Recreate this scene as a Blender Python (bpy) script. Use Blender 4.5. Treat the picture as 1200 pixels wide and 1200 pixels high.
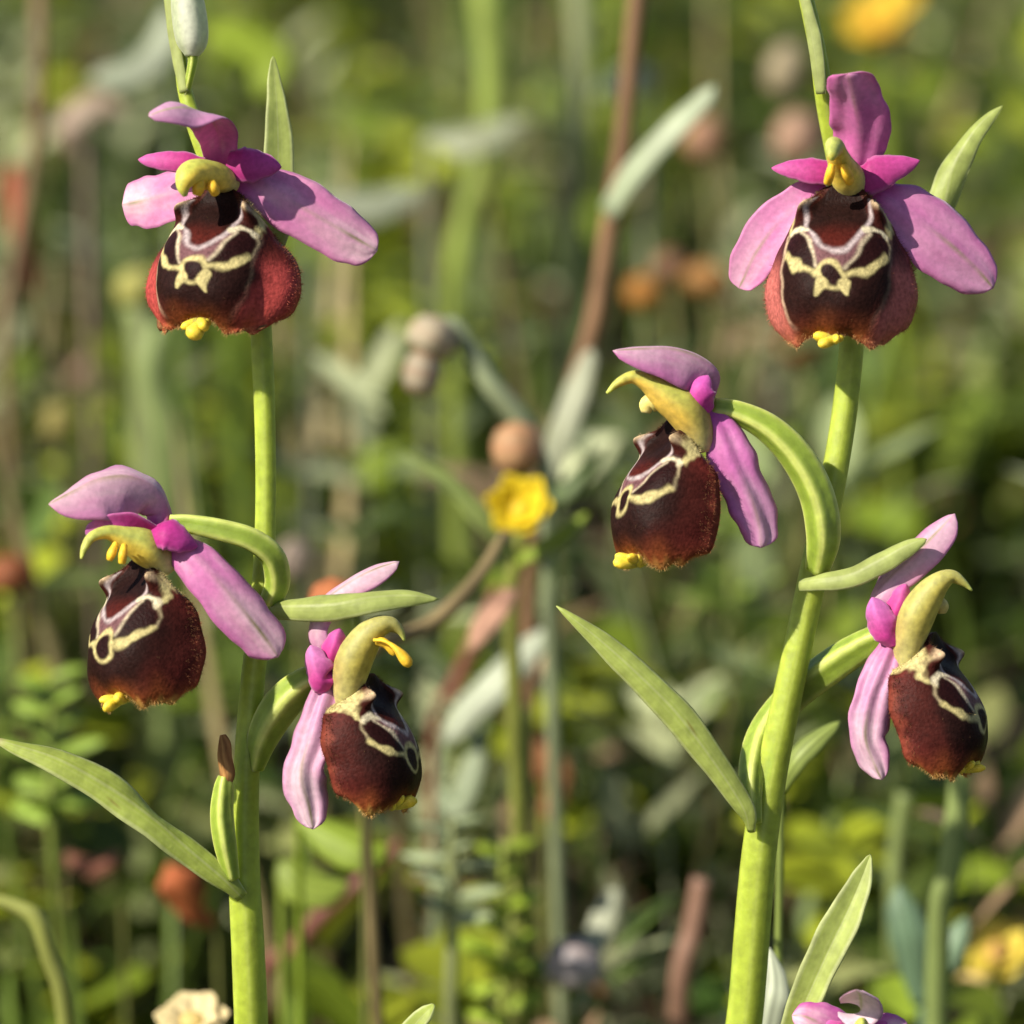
import bpy, math, random
import numpy as np

random.seed(7)
rng = np.random.default_rng(11)
for o in list(bpy.data.objects):
    bpy.data.objects.remove(o)
scene = bpy.context.scene
COL = scene.collection

# ------------------------------------------------------------------ camera
PITCH = math.radians(12.0)
DIST = 0.40                 # metres from lens to the plane of the two orchids
K = 0.08e-3                 # metres per photo pixel on that plane (lip about 13 mm long)
H0 = 0.15                   # height of the picture centre above the soil there
Rv = np.array([1.0, 0.0, 0.0])
Fv = np.array([0.0, math.cos(PITCH), -math.sin(PITCH)])
Uv = np.array([0.0, math.sin(PITCH), math.cos(PITCH)])
Tv = -Fv                    # towards the lens
C0 = np.array([0.0, 0.0, H0])
CAM = C0 - DIST * Fv
cd = bpy.data.cameras.new('camera')
cam = bpy.data.objects.new('camera', cd)
COL.objects.link(cam)
cam.location = CAM
cam.rotation_euler = (math.pi / 2 - PITCH, 0, 0)
cd.sensor_width = 36.0
cd.lens = 36.0 * DIST / (1200 * K)
cd.clip_start = 0.01
cd.clip_end = 2000.0
cd.dof.use_dof = True
cd.dof.focus_distance = DIST - 0.002
cd.dof.aperture_fstop = 19.5
scene.camera = cam

# ------------------------------------------------------------------ light
SUN = np.array([-0.64, -0.44, 0.63])
SUN /= np.linalg.norm(SUN)
world = bpy.data.worlds.new('World')
scene.world = world
world.use_nodes = True
nt = world.node_tree
sky = nt.nodes.new('ShaderNodeTexSky')
sky.sky_type = 'NISHITA'
sky.sun_disc = False
sky.sun_elevation = math.asin(SUN[2])
sky.sun_rotation = math.atan2(SUN[0], SUN[1])
nt.links.new(sky.outputs[0], nt.nodes['Background'].inputs[0])
nt.nodes['Background'].inputs[1].default_value = 0.062
sl = bpy.data.lights.new('sun', 'SUN')
sl.energy = 4.2
sl.angle = math.radians(0.55)
sl.color = (1.0, 0.92, 0.78)
so = bpy.data.objects.new('sun', sl)
COL.objects.link(so)
from mathutils import Vector
so.rotation_euler = Vector(SUN).to_track_quat('Z', 'Y').to_euler()
so.location = (-1, -0.4, 1.2)
vs = scene.view_settings
vs.view_transform = 'Standard'
vs.look = 'None'
vs.exposure = 0.95
vs.gamma = 1.0
scene.cycles.use_denoising = True
scene.cycles.max_bounces = 8
scene.render.filter_size = 2.4


# ------------------------------------------------------------------ helpers
def P(px, py, d=0.0):
    """photo pixel + millimetres in front of the orchid plane -> world point"""
    dep = DIST - d * 1e-3
    s = dep / DIST * K
    return CAM + Fv * dep + Rv * ((px - 600) * s) + Uv * ((600 - py) * s)


def pxm(d=0.0):
    return (DIST - d * 1e-3) / DIST * K


def gz(x, y):
    x = np.asarray(x, float); y = np.asarray(y, float)
    z = np.where(y > 0, 0.14 * 8 * (1 - np.exp(-np.maximum(y, 0) / 8)), -0.14 * 2 * (1 - np.exp(np.minimum(y, 0) / 2)))
    near = np.exp(-(x * x + y * y) / 9)
    z = z + near * (0.006 * np.sin(x * 31 + 1.3) * np.cos(y * 27) + 0.003 * np.sin(x * 83 + y * 71))
    return z


def unit(v):
    v = np.asarray(v, float)
    return v / np.maximum(np.linalg.norm(v, axis=-1, keepdims=True), 1e-12)


def cr(pts, n):
    """Catmull-Rom through pts (k,m) -> (n,m)"""
    p = np.asarray(pts, float)
    if len(p) == 2:
        t = np.linspace(0, 1, n)[:, None]
        return p[0] * (1 - t) + p[1] * t
    p = np.vstack([2 * p[0] - p[1], p, 2 * p[-1] - p[-2]])
    k = len(p) - 3
    t = np.linspace(0, k - 1e-9, n)
    i = t.astype(int); f = (t - i)[:, None]
    a, b, c, d = p[i], p[i + 1], p[i + 2], p[i + 3]
    return 0.5 * (2 * b + (c - a) * f + (2 * a - 5 * b + 4 * c - d) * f ** 2 + (3 * b - a - 3 * c + d) * f ** 3)


def mix(a, b, t):
    a = np.asarray(a, float); b = np.asarray(b, float)
    t = np.clip(np.asarray(t, float), 0, 1)[..., None]
    return a * (1 - t) + b * t


def ss(e0, e1, x):
    t = np.clip((x - e0) / (e1 - e0), 0, 1)
    return t * t * (3 - 2 * t)


def build(name, verts, faces, cols, mat, parent=None, smooth=True):
    """faces: list of (m,4)/(m,3) index arrays; one mesh object"""
    me = bpy.data.meshes.new(name)
    base = np.array(parent.location) if parent is not None and parent.parent is None else None
    off = ORIG.get(parent.name, np.zeros(3)) if parent is not None else np.zeros(3)
    v = np.asarray(verts, float) - off
    me.vertices.add(len(v)); me.vertices.foreach_set('co', v.astype(np.float32).ravel())
    loops = np.concatenate([f.ravel() for f in faces])
    tot = np.concatenate([np.full(len(f), f.shape[1]) for f in faces])
    st = np.concatenate([[0], np.cumsum(tot)[:-1]])
    me.loops.add(len(loops)); me.loops.foreach_set('vertex_index', loops.astype(np.int32))
    me.polygons.add(len(tot)); me.polygons.foreach_set('loop_start', st.astype(np.int32))
    me.polygons.foreach_set('use_smooth', np.full(len(tot), smooth))
    me.update(calc_edges=True)
    me.validate()
    if cols is not None:
        at = me.color_attributes.new('Col', 'FLOAT_COLOR', 'POINT')
        c = np.ones((len(v), 4), np.float32); c[:, :3] = np.clip(cols, 0, 1)
        at.data.foreach_set('color', c.ravel())
    me.materials.append(mat)
    o = bpy.data.objects.new(name, me)
    COL.objects.link(o)
    if parent is not None:
        o.parent = parent
        ORIG[o.name] = off
    return o


ORIG = {}


def thing(name, label, cat, loc, group=None):
    o = bpy.data.objects.new(name, None)
    o.empty_display_size = 0.01
    COL.objects.link(o)
    o.location = loc
    ORIG[o.name] = np.asarray(loc, float)
    o['label'] = label; o['category'] = cat
    if group:
        o['group'] = group
    return o


def organ(name, rough=0.5, trans=0.25, sheen=0.0, spec=0.4, nscale=900.0, namp=0.18, bump=0.00004, bscale=2500.0, sss=0.0, srad=0.001):
    """vertex colour x fine noise; some light passes through thin tissue"""
    m = bpy.data.materials.new(name)
    m.use_nodes = True
    n = m.node_tree; N = n.nodes; L = n.links
    bs = N['Principled BSDF']; out = N['Material Output']
    at = N.new('ShaderNodeAttribute'); at.attribute_name = 'Col'
    tc = N.new('ShaderNodeTexCoord')
    nz = N.new('ShaderNodeTexNoise'); nz.inputs['Scale'].default_value = nscale; nz.inputs['Detail'].default_value = 4
    L.new(tc.outputs['Object'], nz.inputs['Vector'])
    mr = N.new('ShaderNodeMapRange'); mr.inputs['From Min'].default_value = 0.3; mr.inputs['From Max'].default_value = 0.7
    mr.inputs['To Min'].default_value = 1 - namp; mr.inputs['To Max'].default_value = 1 + namp
    L.new(nz.outputs['Fac'], mr.inputs['Value'])
    vm = N.new('ShaderNodeVectorMath'); vm.operation = 'SCALE'
    L.new(at.outputs['Color'], vm.inputs[0]); L.new(mr.outputs['Result'], vm.inputs['Scale'])
    L.new(vm.outputs['Vector'], bs.inputs['Base Color'])
    bs.inputs['Roughness'].default_value = rough
    bs.inputs['Specular IOR Level'].default_value = spec
    bs.inputs['Sheen Weight'].default_value = sheen
    bs.inputs['Sheen Roughness'].default_value = 0.4
    if sss > 0:
        bs.inputs['Subsurface Weight'].default_value = sss
        bs.inputs['Subsurface Radius'].default_value = (1.0, 1.0, 0.35)
        bs.inputs['Subsurface Scale'].default_value = srad
    if bump:
        n2 = N.new('ShaderNodeTexNoise'); n2.inputs['Scale'].default_value = bscale; n2.inputs['Detail'].default_value = 3
        L.new(tc.outputs['Object'], n2.inputs['Vector'])
        bp = N.new('ShaderNodeBump'); bp.inputs['Distance'].default_value = bump; bp.inputs['Strength'].default_value = 0.7
        L.new(n2.outputs['Fac'], bp.inputs['Height']); L.new(bp.outputs['Normal'], bs.inputs['Normal'])
    if trans > 0:
        tr = N.new('ShaderNodeBsdfTranslucent')
        L.new(vm.outputs['Vector'], tr.inputs['Color'])
        mx = N.new('ShaderNodeMixShader'); mx.inputs[0].default_value = trans
        L.new(bs.outputs[0], mx.inputs[1]); L.new(tr.outputs[0], mx.inputs[2])
        L.new(mx.outputs[0], out.inputs['Surface'])
    return m


M_STEM = organ('orchid_stem', 0.5, 0.0, sss=0.75, srad=0.0016, nscale=900, namp=0.16, spec=0.35, bump=0.00007, bscale=1500)
M_LEAF = organ('orchid_bract', 0.5, 0.36, nscale=700, namp=0.20, spec=0.35, bump=0.00007, bscale=1500)
M_SEPAL = organ('sepal_tissue', 0.5, 0.36, sheen=0.15, nscale=1800, namp=0.12, spec=0.35)
M_PETAL = organ('petal_tissue', 0.6, 0.22, sheen=0.25, nscale=2500, namp=0.15, spec=0.3)
M_LIP = organ('velvet_lip', 0.5, 0.0, sheen=0.0, nscale=2600, namp=0.32, bump=0.00010, bscale=3800, spec=0.05)
M_COLUMN = organ('waxy_column', 0.55, 0.0, sss=0.6, srad=0.0007, nscale=1500, namp=0.22, spec=0.3)
M_HERB = organ('herb_leaf', 0.5, 0.30, nscale=160, namp=0.2, bump=0, spec=0.35)
M_DRY = organ('dry_tissue', 0.7, 0.1, nscale=400, namp=0.25, bump=0, spec=0.2)
M_BLOOM = organ('field_flower_petal', 0.55, 0.3, nscale=400, namp=0.12, bump=0, spec=0.3)


def soil_material():
    m = bpy.data.materials.new('dark_soil'); m.use_nodes = True
    n = m.node_tree; N = n.nodes; L = n.links
    tc = N.new('ShaderNodeTexCoord')
    nz = N.new('ShaderNodeTexNoise'); nz.inputs['Scale'].default_value = 60; nz.inputs['Detail'].default_value = 8
    L.new(tc.outputs['Object'], nz.inputs['Vector'])
    cr_ = N.new('ShaderNodeValToRGB')
    cr_.color_ramp.elements[0].color = (0.018, 0.013, 0.008, 1); cr_.color_ramp.elements[0].position = 0.35
    cr_.color_ramp.elements[1].color = (0.085, 0.060, 0.035, 1); cr_.color_ramp.elements[1].position = 0.75
    L.new(nz.outputs['Fac'], cr_.inputs[0]); L.new(cr_.outputs[0], N['Principled BSDF'].inputs['Base Color'])
    N['Principled BSDF'].inputs['Roughness'].default_value = 0.95
    bp = N.new('ShaderNodeBump'); bp.inputs['Distance'].default_value = 0.004
    L.new(nz.outputs['Fac'], bp.inputs['Height']); L.new(bp.outputs['Normal'], N['Principled BSDF'].inputs['Normal'])
    return m


def tube_geo(pts, rad, n=40, m=16, ribs=0, ribamp=0.0, twist=0.0, flat=1.0, colf=None, lump=0.0, endcap=True):
    """swept tube through WORLD pts with radii (m). returns verts, faces, cols"""
    q = cr(np.column_stack([np.asarray(pts, float), np.asarray(rad, float)]), n)
    c = q[:, :3]; r = np.maximum(q[:, 3], 1e-5)
    T = unit(np.gradient(c, axis=0))
    nn = np.zeros_like(T)
    ref = Tv if abs(np.dot(T[0], Tv)) < 0.9 else Uv
    v = ref - T[0] * np.dot(ref, T[0]); nn[0] = unit(v)
    for i in range(1, n):
        v = nn[i - 1] - T[i] * np.dot(nn[i - 1], T[i]); nn[i] = unit(v)
    bb = np.cross(T, nn)
    th = np.linspace(0, 2 * math.pi, m, endpoint=False)
    vv = np.linspace(0, 1, n)
    rr = r[:, None] * (1 + ribamp * np.cos(ribs * th[None, :] + twist * vv[:, None]))
    if lump:
        ph = rng.uniform(0, 6, 4)
        s = np.cumsum(np.r_[0, np.linalg.norm(np.diff(c, axis=0), axis=1)]) / 0.01
        rr = rr * (1 + lump * (np.sin(s * 3.1 + ph[0]) * 0.5 + np.sin(s * 7.3 + ph[1]) * 0.3)[:, None] + lump * 0.5 * np.sin(2 * th + ph[2])[None, :])
    V = c[:, None] + rr[..., None] * (np.cos(th)[None, :, None] * nn[:, None] + flat * np.sin(th)[None, :, None] * bb[:, None])
    nrm = unit(V - c[:, None])
    cols = colf(np.repeat(vv[:, None], m, 1), nrm, np.repeat(th[None, :], n, 0)) if colf else np.full((n, m, 3), 0.3)
    V = V.reshape(-1, 3); cols = np.asarray(cols).reshape(-1, 3)
    i, j = np.meshgrid(np.arange(n - 1), np.arange(m), indexing='ij')
    a = i * m + j; b = i * m + (j + 1) % m
    f4 = np.stack([a, b, b + m, a + m], -1).reshape(-1, 4)
    V = np.vstack([V, c[0], c[-1]]); cols = np.vstack([cols, cols[0], cols[-1]])
    k = np.arange(m)
    f3 = np.vstack([np.stack([np.full(m, n * m), (k + 1) % m, k], -1),
                    np.stack([np.full(m, n * m + 1), (n - 1) * m + k, (n - 1) * m + (k + 1) % m], -1)])
    return V, [f4, f3], cols


def pts_px(pl):
    return np.array([P(*p[:3]) for p in pl])


def tube(name, pl, mat, parent, colf, n=40, m=16, extra=None, extra_r=None, **kw):
    """pl: (px,py,d,width_px)"""
    w = pts_px(pl)
    r = np.array([p[3] * 0.5 * pxm(p[2]) for p in pl])
    if extra is not None:
        w = np.vstack([w, extra]); r = np.r_[r, extra_r]
    V, F, C = tube_geo(w, r, n, m, colf=colf, **kw)
    return build(name, V, F, C, mat, parent)


def cv(v):
    """camera-basis vector (right, up, towards lens) -> world"""
    return v[0] * Rv + v[1] * Uv + v[2] * Tv


def blade_geo(w, wid, nrm, n=34, m=17, cup=0.0, keel=0.0, wave=0.0, thick=0.00018, tipv=0.88, basev=0.0, colf=None, edge_curl=0.0, corr=0.0, ragged=0.03):
    """leaf / sepal: WORLD centre line, full widths (m), normals"""
    w = np.asarray(w, float)
    nrm = np.asarray(nrm, float)
    if nrm.ndim == 1:
        nrm = np.repeat(nrm[None], len(w), 0)
    q = cr(np.column_stack([w, np.asarray(wid, float), nrm]), n)
    c = q[:, :3]; W = np.maximum(q[:, 3], 0); N0 = q[:, 4:7]
    v = np.linspace(0, 1, n)
    if tipv < 1:
        W = W * np.where(v > tipv, np.sqrt(np.clip(1 - ((v - tipv) / (1 - tipv)) ** 2, 0.0004, 1)), 1)
    if basev > 0:
        W = W * np.where(v < basev, np.sqrt(np.clip(1 - ((basev - v) / basev) ** 2, 0.02, 1)), 1)
    T = unit(np.gradient(c, axis=0))
    N0 = unit(N0 - T * np.sum(N0 * T, 1, keepdims=True))
    S = np.cross(T, N0)
    u = np.linspace(-1, 1, m)
    h = W * 0.5
    ph = rng.uniform(0, 6, 3)
    L = np.sum(np.linalg.norm(np.diff(c, axis=0), axis=1))
    wv = wave * L * (np.sin(v * 9 + ph[0])[:, None] * u[None, :] + 0.6 * np.sin(v * 15 + ph[1])[:, None] * u[None, :] ** 2) * np.sin(np.pi * np.clip(v, 0.02, 0.98))[:, None] ** 0.5
    off = h[:, None] * (cup * u[None, :] ** 2 - keel * np.abs(u[None, :]) + edge_curl * u[None, :] ** 6 + corr * np.cos(u[None, :] * 7.5 + 1.2 * np.sin(v * 5 + ph[1])[:, None])) + wv
    asym = 1 + 0.05 * np.sin(v * 7 + ph[2])[:, None] * np.sign(u)[None, :] + ragged * (np.sin(v * 21 + ph[0])[:, None] + 0.6 * np.sin(v * 37 + ph[1])[:, None] * u[None, :])
    mid = c[:, None] + S[:, None] * (h[:, None] * u[None, :] * asym)[..., None] + N0[:, None] * off[..., None]
    du = np.gradient(mid, axis=1); dv = np.gradient(mid, axis=0)
    nn = unit(np.cross(du, dv) + 1e-15)
    th = thick * (0.35 + 0.65 * (1 - u ** 4))[None, :, None] * np.clip(W / (W.max() + 1e-9) * 2, 0.3, 1)[:, None, None]
    A = mid + nn * th * 0.5; B = mid - nn * th * 0.5
    uu, vv = np.meshgrid(u, v)
    cf = colf(uu, vv) if colf else np.full((n, m, 3), 0.3)
    if isinstance(cf, tuple):
        cA, cB = cf
    else:
        cA = cB = cf
    V = np.vstack([A.reshape(-1, 3), B.reshape(-1, 3)])
    C = np.vstack([np.asarray(cA).reshape(-1, 3), np.asarray(cB).reshape(-1, 3)])
    i, j = np.meshgrid(np.arange(n - 1), np.arange(m - 1), indexing='ij')
    a = (i * m + j).ravel(); nm = n * m
    top = np.stack([a, a + 1, a + 1 + m, a + m], -1)
    bot = np.stack([a + nm, a + m + nm, a + 1 + m + nm, a + 1 + nm], -1)
    loop = np.r_[np.arange(m), np.arange(1, n) * m + m - 1, (n - 1) * m + np.arange(m - 2, -1, -1), np.arange(n - 2, 0, -1) * m]
    l2 = np.roll(loop, -1)
    side = np.stack([loop, loop + nm, l2 + nm, l2], -1)
    return V, [np.vstack([top, bot, side])], C


def blade(name, pl, nrm, mat, parent, colf, **kw):
    """pl: (px,py,d,width_px); nrm: one or one-per-point camera-basis normal"""
    w = pts_px(pl)
    wid = [p[3] * pxm(p[2]) for p in pl]
    nr = [cv(x) for x in nrm] if isinstance(nrm[0], (tuple, list)) else cv(nrm)
    V, F, C = blade_geo(w, wid, np.array(nr), colf=colf, **kw)
    return build(name, V, F, C, mat, parent)


# ------------------------------------------------------------------ ground
def make_ground():
    g = np.linspace(-1, 1, 181)
    s = np.sinh(g * 6.2) / np.sinh(6.2) * 400
    X, Y = np.meshgrid(s, s)
    V = np.stack([X, Y, gz(X, Y)], -1).reshape(-1, 3)
    n = len(g)
    i, j = np.meshgrid(np.arange(n - 1), np.arange(n - 1), indexing='ij')
    a = (i * n + j).ravel()
    o = build('ground', V, [np.stack([a, a + 1, a + n + 1, a + n], -1)], None, soil_material())
    o['kind'] = 'structure'
    o['label'] = 'dark brown meadow soil rising gently behind the orchids'


make_ground()

# ------------------------------------------------------------------ colours
GREEN_STEM = np.array([0.30, 0.37, 0.035])
GREEN_EDGE = np.array([0.40, 0.46, 0.12])


def stem_col(v, nrm, th):
    k = 0.5 + 0.5 * np.cos(6 * th)
    c = mix(GREEN_STEM, GREEN_EDGE, 0.35 * k ** 4)
    blot = ss(0.75, 1.0, np.sin(v * 37 + 2 * np.cos(th)) * np.cos(th * 2 + v * 11))
    return mix(c, [0.22, 0.33, 0.04], 0.5 * blot)


def ovary_col(v, nrm, th):
    k = 0.5 + 0.5 * np.cos(4 * th + 1.0 * v)
    return mix([0.22, 0.30, 0.035], [0.48, 0.52, 0.15], k ** 4)


def bract_col(spots=0, tipc=None, pale=0.0):
    sp = [(random.uniform(-.6, .6), random.uniform(.15, .9), random.uniform(.008, .022)) for _ in range(spots)]

    def f(u, v):
        vein = 0.5 + 0.5 * np.cos(u * 22)
        c = mix([0.33, 0.41, 0.065], [0.42, 0.48, 0.14], 0.5 * vein)
        c = mix(c, [0.50, 0.54, 0.26], ss(0.72, 1.0, np.abs(u)) * 0.8)
        c = mix(c, [0.40, 0.44, 0.20], pale * np.ones_like(u))
        c = mix(c, [0.42, 0.46, 0.2], (1 - ss(0.0, 0.07, np.abs(u))) * 0.5)
        if tipc is not None:
            c = mix(c, tipc, ss(0.9, 1.0, v))
        for a, b, r in sp:
            d = np.sqrt(((u - a) * 0.3) ** 2 + (v - b) ** 2)
            c = mix(c, [0.20, 0.10, 0.02], 0.8 * (1 - ss(r * 0.3, r, d)))
        return c
    return f


def sepal_col(base=(0.46, 0.045, 0.30), mid=(0.57, 0.23, 0.46), pale=(0.74, 0.55, 0.66), rib=0.8, basev=0.22, seed=0, palev=0.55, backpale=0.5):
    r = np.random.default_rng(seed)
    ph = r.uniform(0, 6, 6); side = r.choice([-1, 1])

    def f(u, v):
        c = mix(base, mid, ss(0.0, basev, v))
        wob = 0.12 * np.sin(v * 8 + ph[0]) + 0.1 * np.sin(u * 5 + ph[1])
        inner = (1 - ss(0.25, 0.95, np.abs(u))) * ss(palev - 0.35, palev + 0.25, v + wob)
        c = mix(c, pale, 0.85 * inner)
        streak = 0.5 + 0.5 * np.sin(u * 26 + 2.0 * np.sin(v * 5 + ph[2]) + ph[3])
        c = mix(c, mid, 0.30 * streak * ss(0.1, 0.4, v))
        blot = np.sin(u * 6 + v * 9 + ph[4]) * np.sin(v * 13 - u * 4 + ph[5])
        c = mix(c, np.array(pale), 0.22 * ss(0.2, 0.9, blot))
        c = mix(c, np.array(base), 0.18 * ss(0.3, 0.9, -blot))
        c = mix(c, pale, 0.55 * ss(0.0, 0.7, u * side) * ss(0.35, 0.9, v) * (1 - ss(0.75, 1, np.abs(u))))
        c = mix(c, mid, 0.6 * ss(0.8, 1.0, np.abs(u)))
        c = c * np.array([1.08, 1.04, 0.95])
        rb = (1 - ss(0.025, 0.09, np.abs(u))) * ss(0.25, 0.7, v) * rib * 1.15 * (0.75 + 0.3 * np.sin(v * 17 + ph[1]))
        front = mix(c, [0.30, 0.26, 0.13], rb)
        rb2 = (1 - ss(0.03, 0.14, np.abs(u))) * rib
        back = mix(mix(c, pale, backpale), [0.42, 0.47, 0.18], rb2)
        return front, back
    return f


def petal_col(base=(0.44, 0.03, 0.20), tip=(0.52, 0.10, 0.34)):
    def f(u, v):
        c = mix(base, tip, ss(0.2, 1.0, v))
        return mix(c, [0.60, 0.25, 0.48], 0.4 * ss(0.7, 1, np.abs(u)))
    return f


# ------------------------------------------------------------------ lip
def seg(a, b, p, q):
    ab = np.array(q, float) - np.array(p, float)
    t = np.clip(((a - p[0]) * ab[0] + (b - p[1]) * ab[1]) / (ab @ ab), 0, 1)
    return np.hypot(a - p[0] - t * ab[0], b - p[1] - t * ab[1]), t


def poly_line(a, b, pts):
    return np.min([seg(a, b, p, q)[0] for p, q in zip(pts[:-1], pts[1:])], axis=0)


def in_poly(a, b, pts):
    """signed distance (negative inside)"""
    d = poly_line(a, b, pts + [pts[0]])
    ins = np.zeros(a.shape, bool)
    for (x0, y0), (x1, y1) in zip(pts, pts[1:] + pts[:1]):
        cnd = ((y0 > b) != (y1 > b))
        xs = (x1 - x0) * (b - y0) / (y1 - y0 + 1e-12) + x0
        ins ^= cnd & (a < xs)
    return np.where(ins, -d, d)


def lip_colors(s, t, seed, edge=0.6, red=0.0, prong=1.0, skirt=(0.32, 0.05, 0.045)):
    r = np.random.default_rng(seed)
    ph = r.uniform(0, 6, 8)
    a0 = s * 8.0; b0 = t * 14.0
    wob = lambda k, i: 0.26 * np.sin(a0 * k + ph[i]) * np.cos(b0 * k * 0.9 + ph[i + 1]) + 0.10 * np.sin(b0 * 2.3 * k + ph[i + 2])
    a = np.abs(a0 + 0.75 * wob(0.9, 0) + 0.06 * np.sin(b0 * 3.3 + ph[7])); b = b0 + wob(0.9, 2) + 0.07 * np.sin(a0 * 2.9 + ph[6])
    lw = 1 + 0.35 * np.sin(a0 * 2.1 + b0 * 1.4 + ph[4])
    DARK = np.array([0.016, 0.006, 0.005]); MAR = np.array([0.042, 0.009, 0.007]); REDM = np.array([0.17, 0.024, 0.020])
    CREAM = np.array([0.40, 0.34, 0.15]); LIL = np.array([0.34, 0.28, 0.28]); BODY = np.array([0.12, 0.055, 0.06])
    TAN = np.array([0.42, 0.36, 0.16])
    rad = np.hypot(a / 6.0, (b - 7.5) / 5.0)
    c = mix(DARK, MAR, ss(0.75, 1.2, rad + 0.06 * np.sin(a0 * 2 + ph[5])))
    c = mix(c, REDM, ss(1.15, 1.6, rad) * np.clip(0.55 + red, 0, 1))
    c = mix(c, skirt, min(max(red, 0) * 3, 1) * ss(4.9, 6.6, a + 0.45 * np.maximum(b - 8.5, 0) + 0.2 * np.sin(b0 * 1.3 + ph[2])) * ss(5, 8.5, b))
    # lower hairy margin runs to orange and tan
    low = ss(10.6, 14.0, b + 0.25 * np.sin(a0 * 1.7 + ph[6]))
    c = mix(c, [0.32, 0.085, 0.022], (0.45 + 0.4 * edge) * low ** 1.5)
    c = mix(c, [0.42, 0.24, 0.06], edge * ss(12.6, 13.9, b + 0.3 * np.sin(a0 * 5 + ph[7])))
    c = mix(c, [0.26, 0.06, 0.035], 0.45 * ss(7.6, 8.0, a) * ss(2, 6, b))
    e = 0.20

    def paint(c, d, w, colr, k=1.0, soft=e):
        return mix(c, colr, k * (1 - ss(w * lw - soft, w * lw + soft, d)))
    # pale hairy shoulders running down from the column
    c = mix(c, [0.045, 0.011, 0.008], ss(5.2, 4.8, a) * ss(3.2, 2.4, b))
    sh = in_poly(a, b, [(4.6, -1), (9.5, -1), (9.5, 1.1), (6.9, 1.8), (5.9, 2.7), (5.3, 4.2), (4.6, 4.7), (4.9, 2.6), (4.5, 1.0)])
    sh = sh + 0.18 * np.sin(a0 * 4.3 + ph[3]) * np.sin(b0 * 3.9 + ph[1])
    c = mix(c, TAN, 1 - ss(-0.35, 0.35, sh))
    # dark shield under the column
    fld = in_poly(a, b, [(-1, 0.0), (1.7, 0.0), (2.5, 2.4), (2.3, 4.0), (1.25, 5.55), (0.5, 6.0), (-1, 6.0)])
    c = mix(c, mix([0.013, 0.005, 0.004], [0.060, 0.009, 0.006], ss(3.4, 6.0, b)), 1 - ss(-0.15, 0.15, fld))
    # lilac brown body between shield and ring
    bod = in_poly(a, b, [(-1, 6.1), (1.1, 5.9), (2.4, 4.4), (2.9, 4.5), (2.0, 5.9), (1.5, 6.9), (1.0, 7.6), (-1, 7.6)])
    c = mix(c, BODY, 1 - ss(-0.2, 0.2, bod))
    c = paint(c, poly_line(a, b, [(-1, 6.25), (0, 6.25), (0.9, 6.0), (1.6, 5.4), (2.5, 4.2), (2.95, 2.7), (2.9, 1.2)]), 0.16, LIL)
    c = paint(c, poly_line(a, b, [(2.5, 4.4), (3.3, 4.0), (4.2, 4.1), (4.6, 4.5)]), 0.30, [0.50, 0.44, 0.30])
    # eye spots with their pale upper outline
    eye = in_poly(a, b, [(1.65, 7.2), (2.3, 5.9), (3.1, 4.95), (4.4, 4.9), (4.9, 6.0), (3.6, 6.9), (2.3, 7.6)])
    c = mix(c, [0.014, 0.004, 0.004], 1 - ss(-0.25, 0.2, eye))
    c = paint(c, poly_line(a, b, [(1.1, 7.7), (1.55, 6.8), (2.1, 5.7), (3.0, 4.6)]), 0.16, [0.42, 0.35, 0.24])
    c = paint(c, poly_line(a, b, [(4.7, 4.6), (5.15, 5.6), (4.9, 6.6)]), 0.12, [0.38, 0.31, 0.18], 0.7)
    if red > 0:  # rim light on the hairy face edge, painted as a tan line, stronger on the left
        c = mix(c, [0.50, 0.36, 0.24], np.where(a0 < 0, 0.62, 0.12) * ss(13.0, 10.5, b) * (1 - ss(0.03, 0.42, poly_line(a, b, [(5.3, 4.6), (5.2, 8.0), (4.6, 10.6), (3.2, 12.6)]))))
    # arms ending in a blunt club
    c = paint(c, poly_line(a, b, [(0.9, 8.3), (1.7, 8.15), (2.6, 8.2), (3.5, 7.75)]), 0.27, CREAM)
    c = paint(c, poly_line(a, b, [(3.2, 7.9), (4.1, 7.25), (4.6, 6.7)]), 0.42, CREAM)
    # ring with dark pupil
    dr = np.hypot(a / 0.85, (b - 8.35) / 1.12)
    c = paint(c, np.abs(dr - 1.0), 0.20, CREAM)
    c = mix(c, [0.014, 0.004, 0.004], 1 - ss(0.62, 0.82, dr))
    # points under the ring
    if prong > 0:
        d, tt = seg(a, b, (0.8, 9.1), (0.8 + 0.35 * prong, 9.1 + 1.1 * prong))
        c = mix(c, CREAM, 1 - ss(0.05, 0.25, d - 0.36 * (1 - tt)))
    return c


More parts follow.
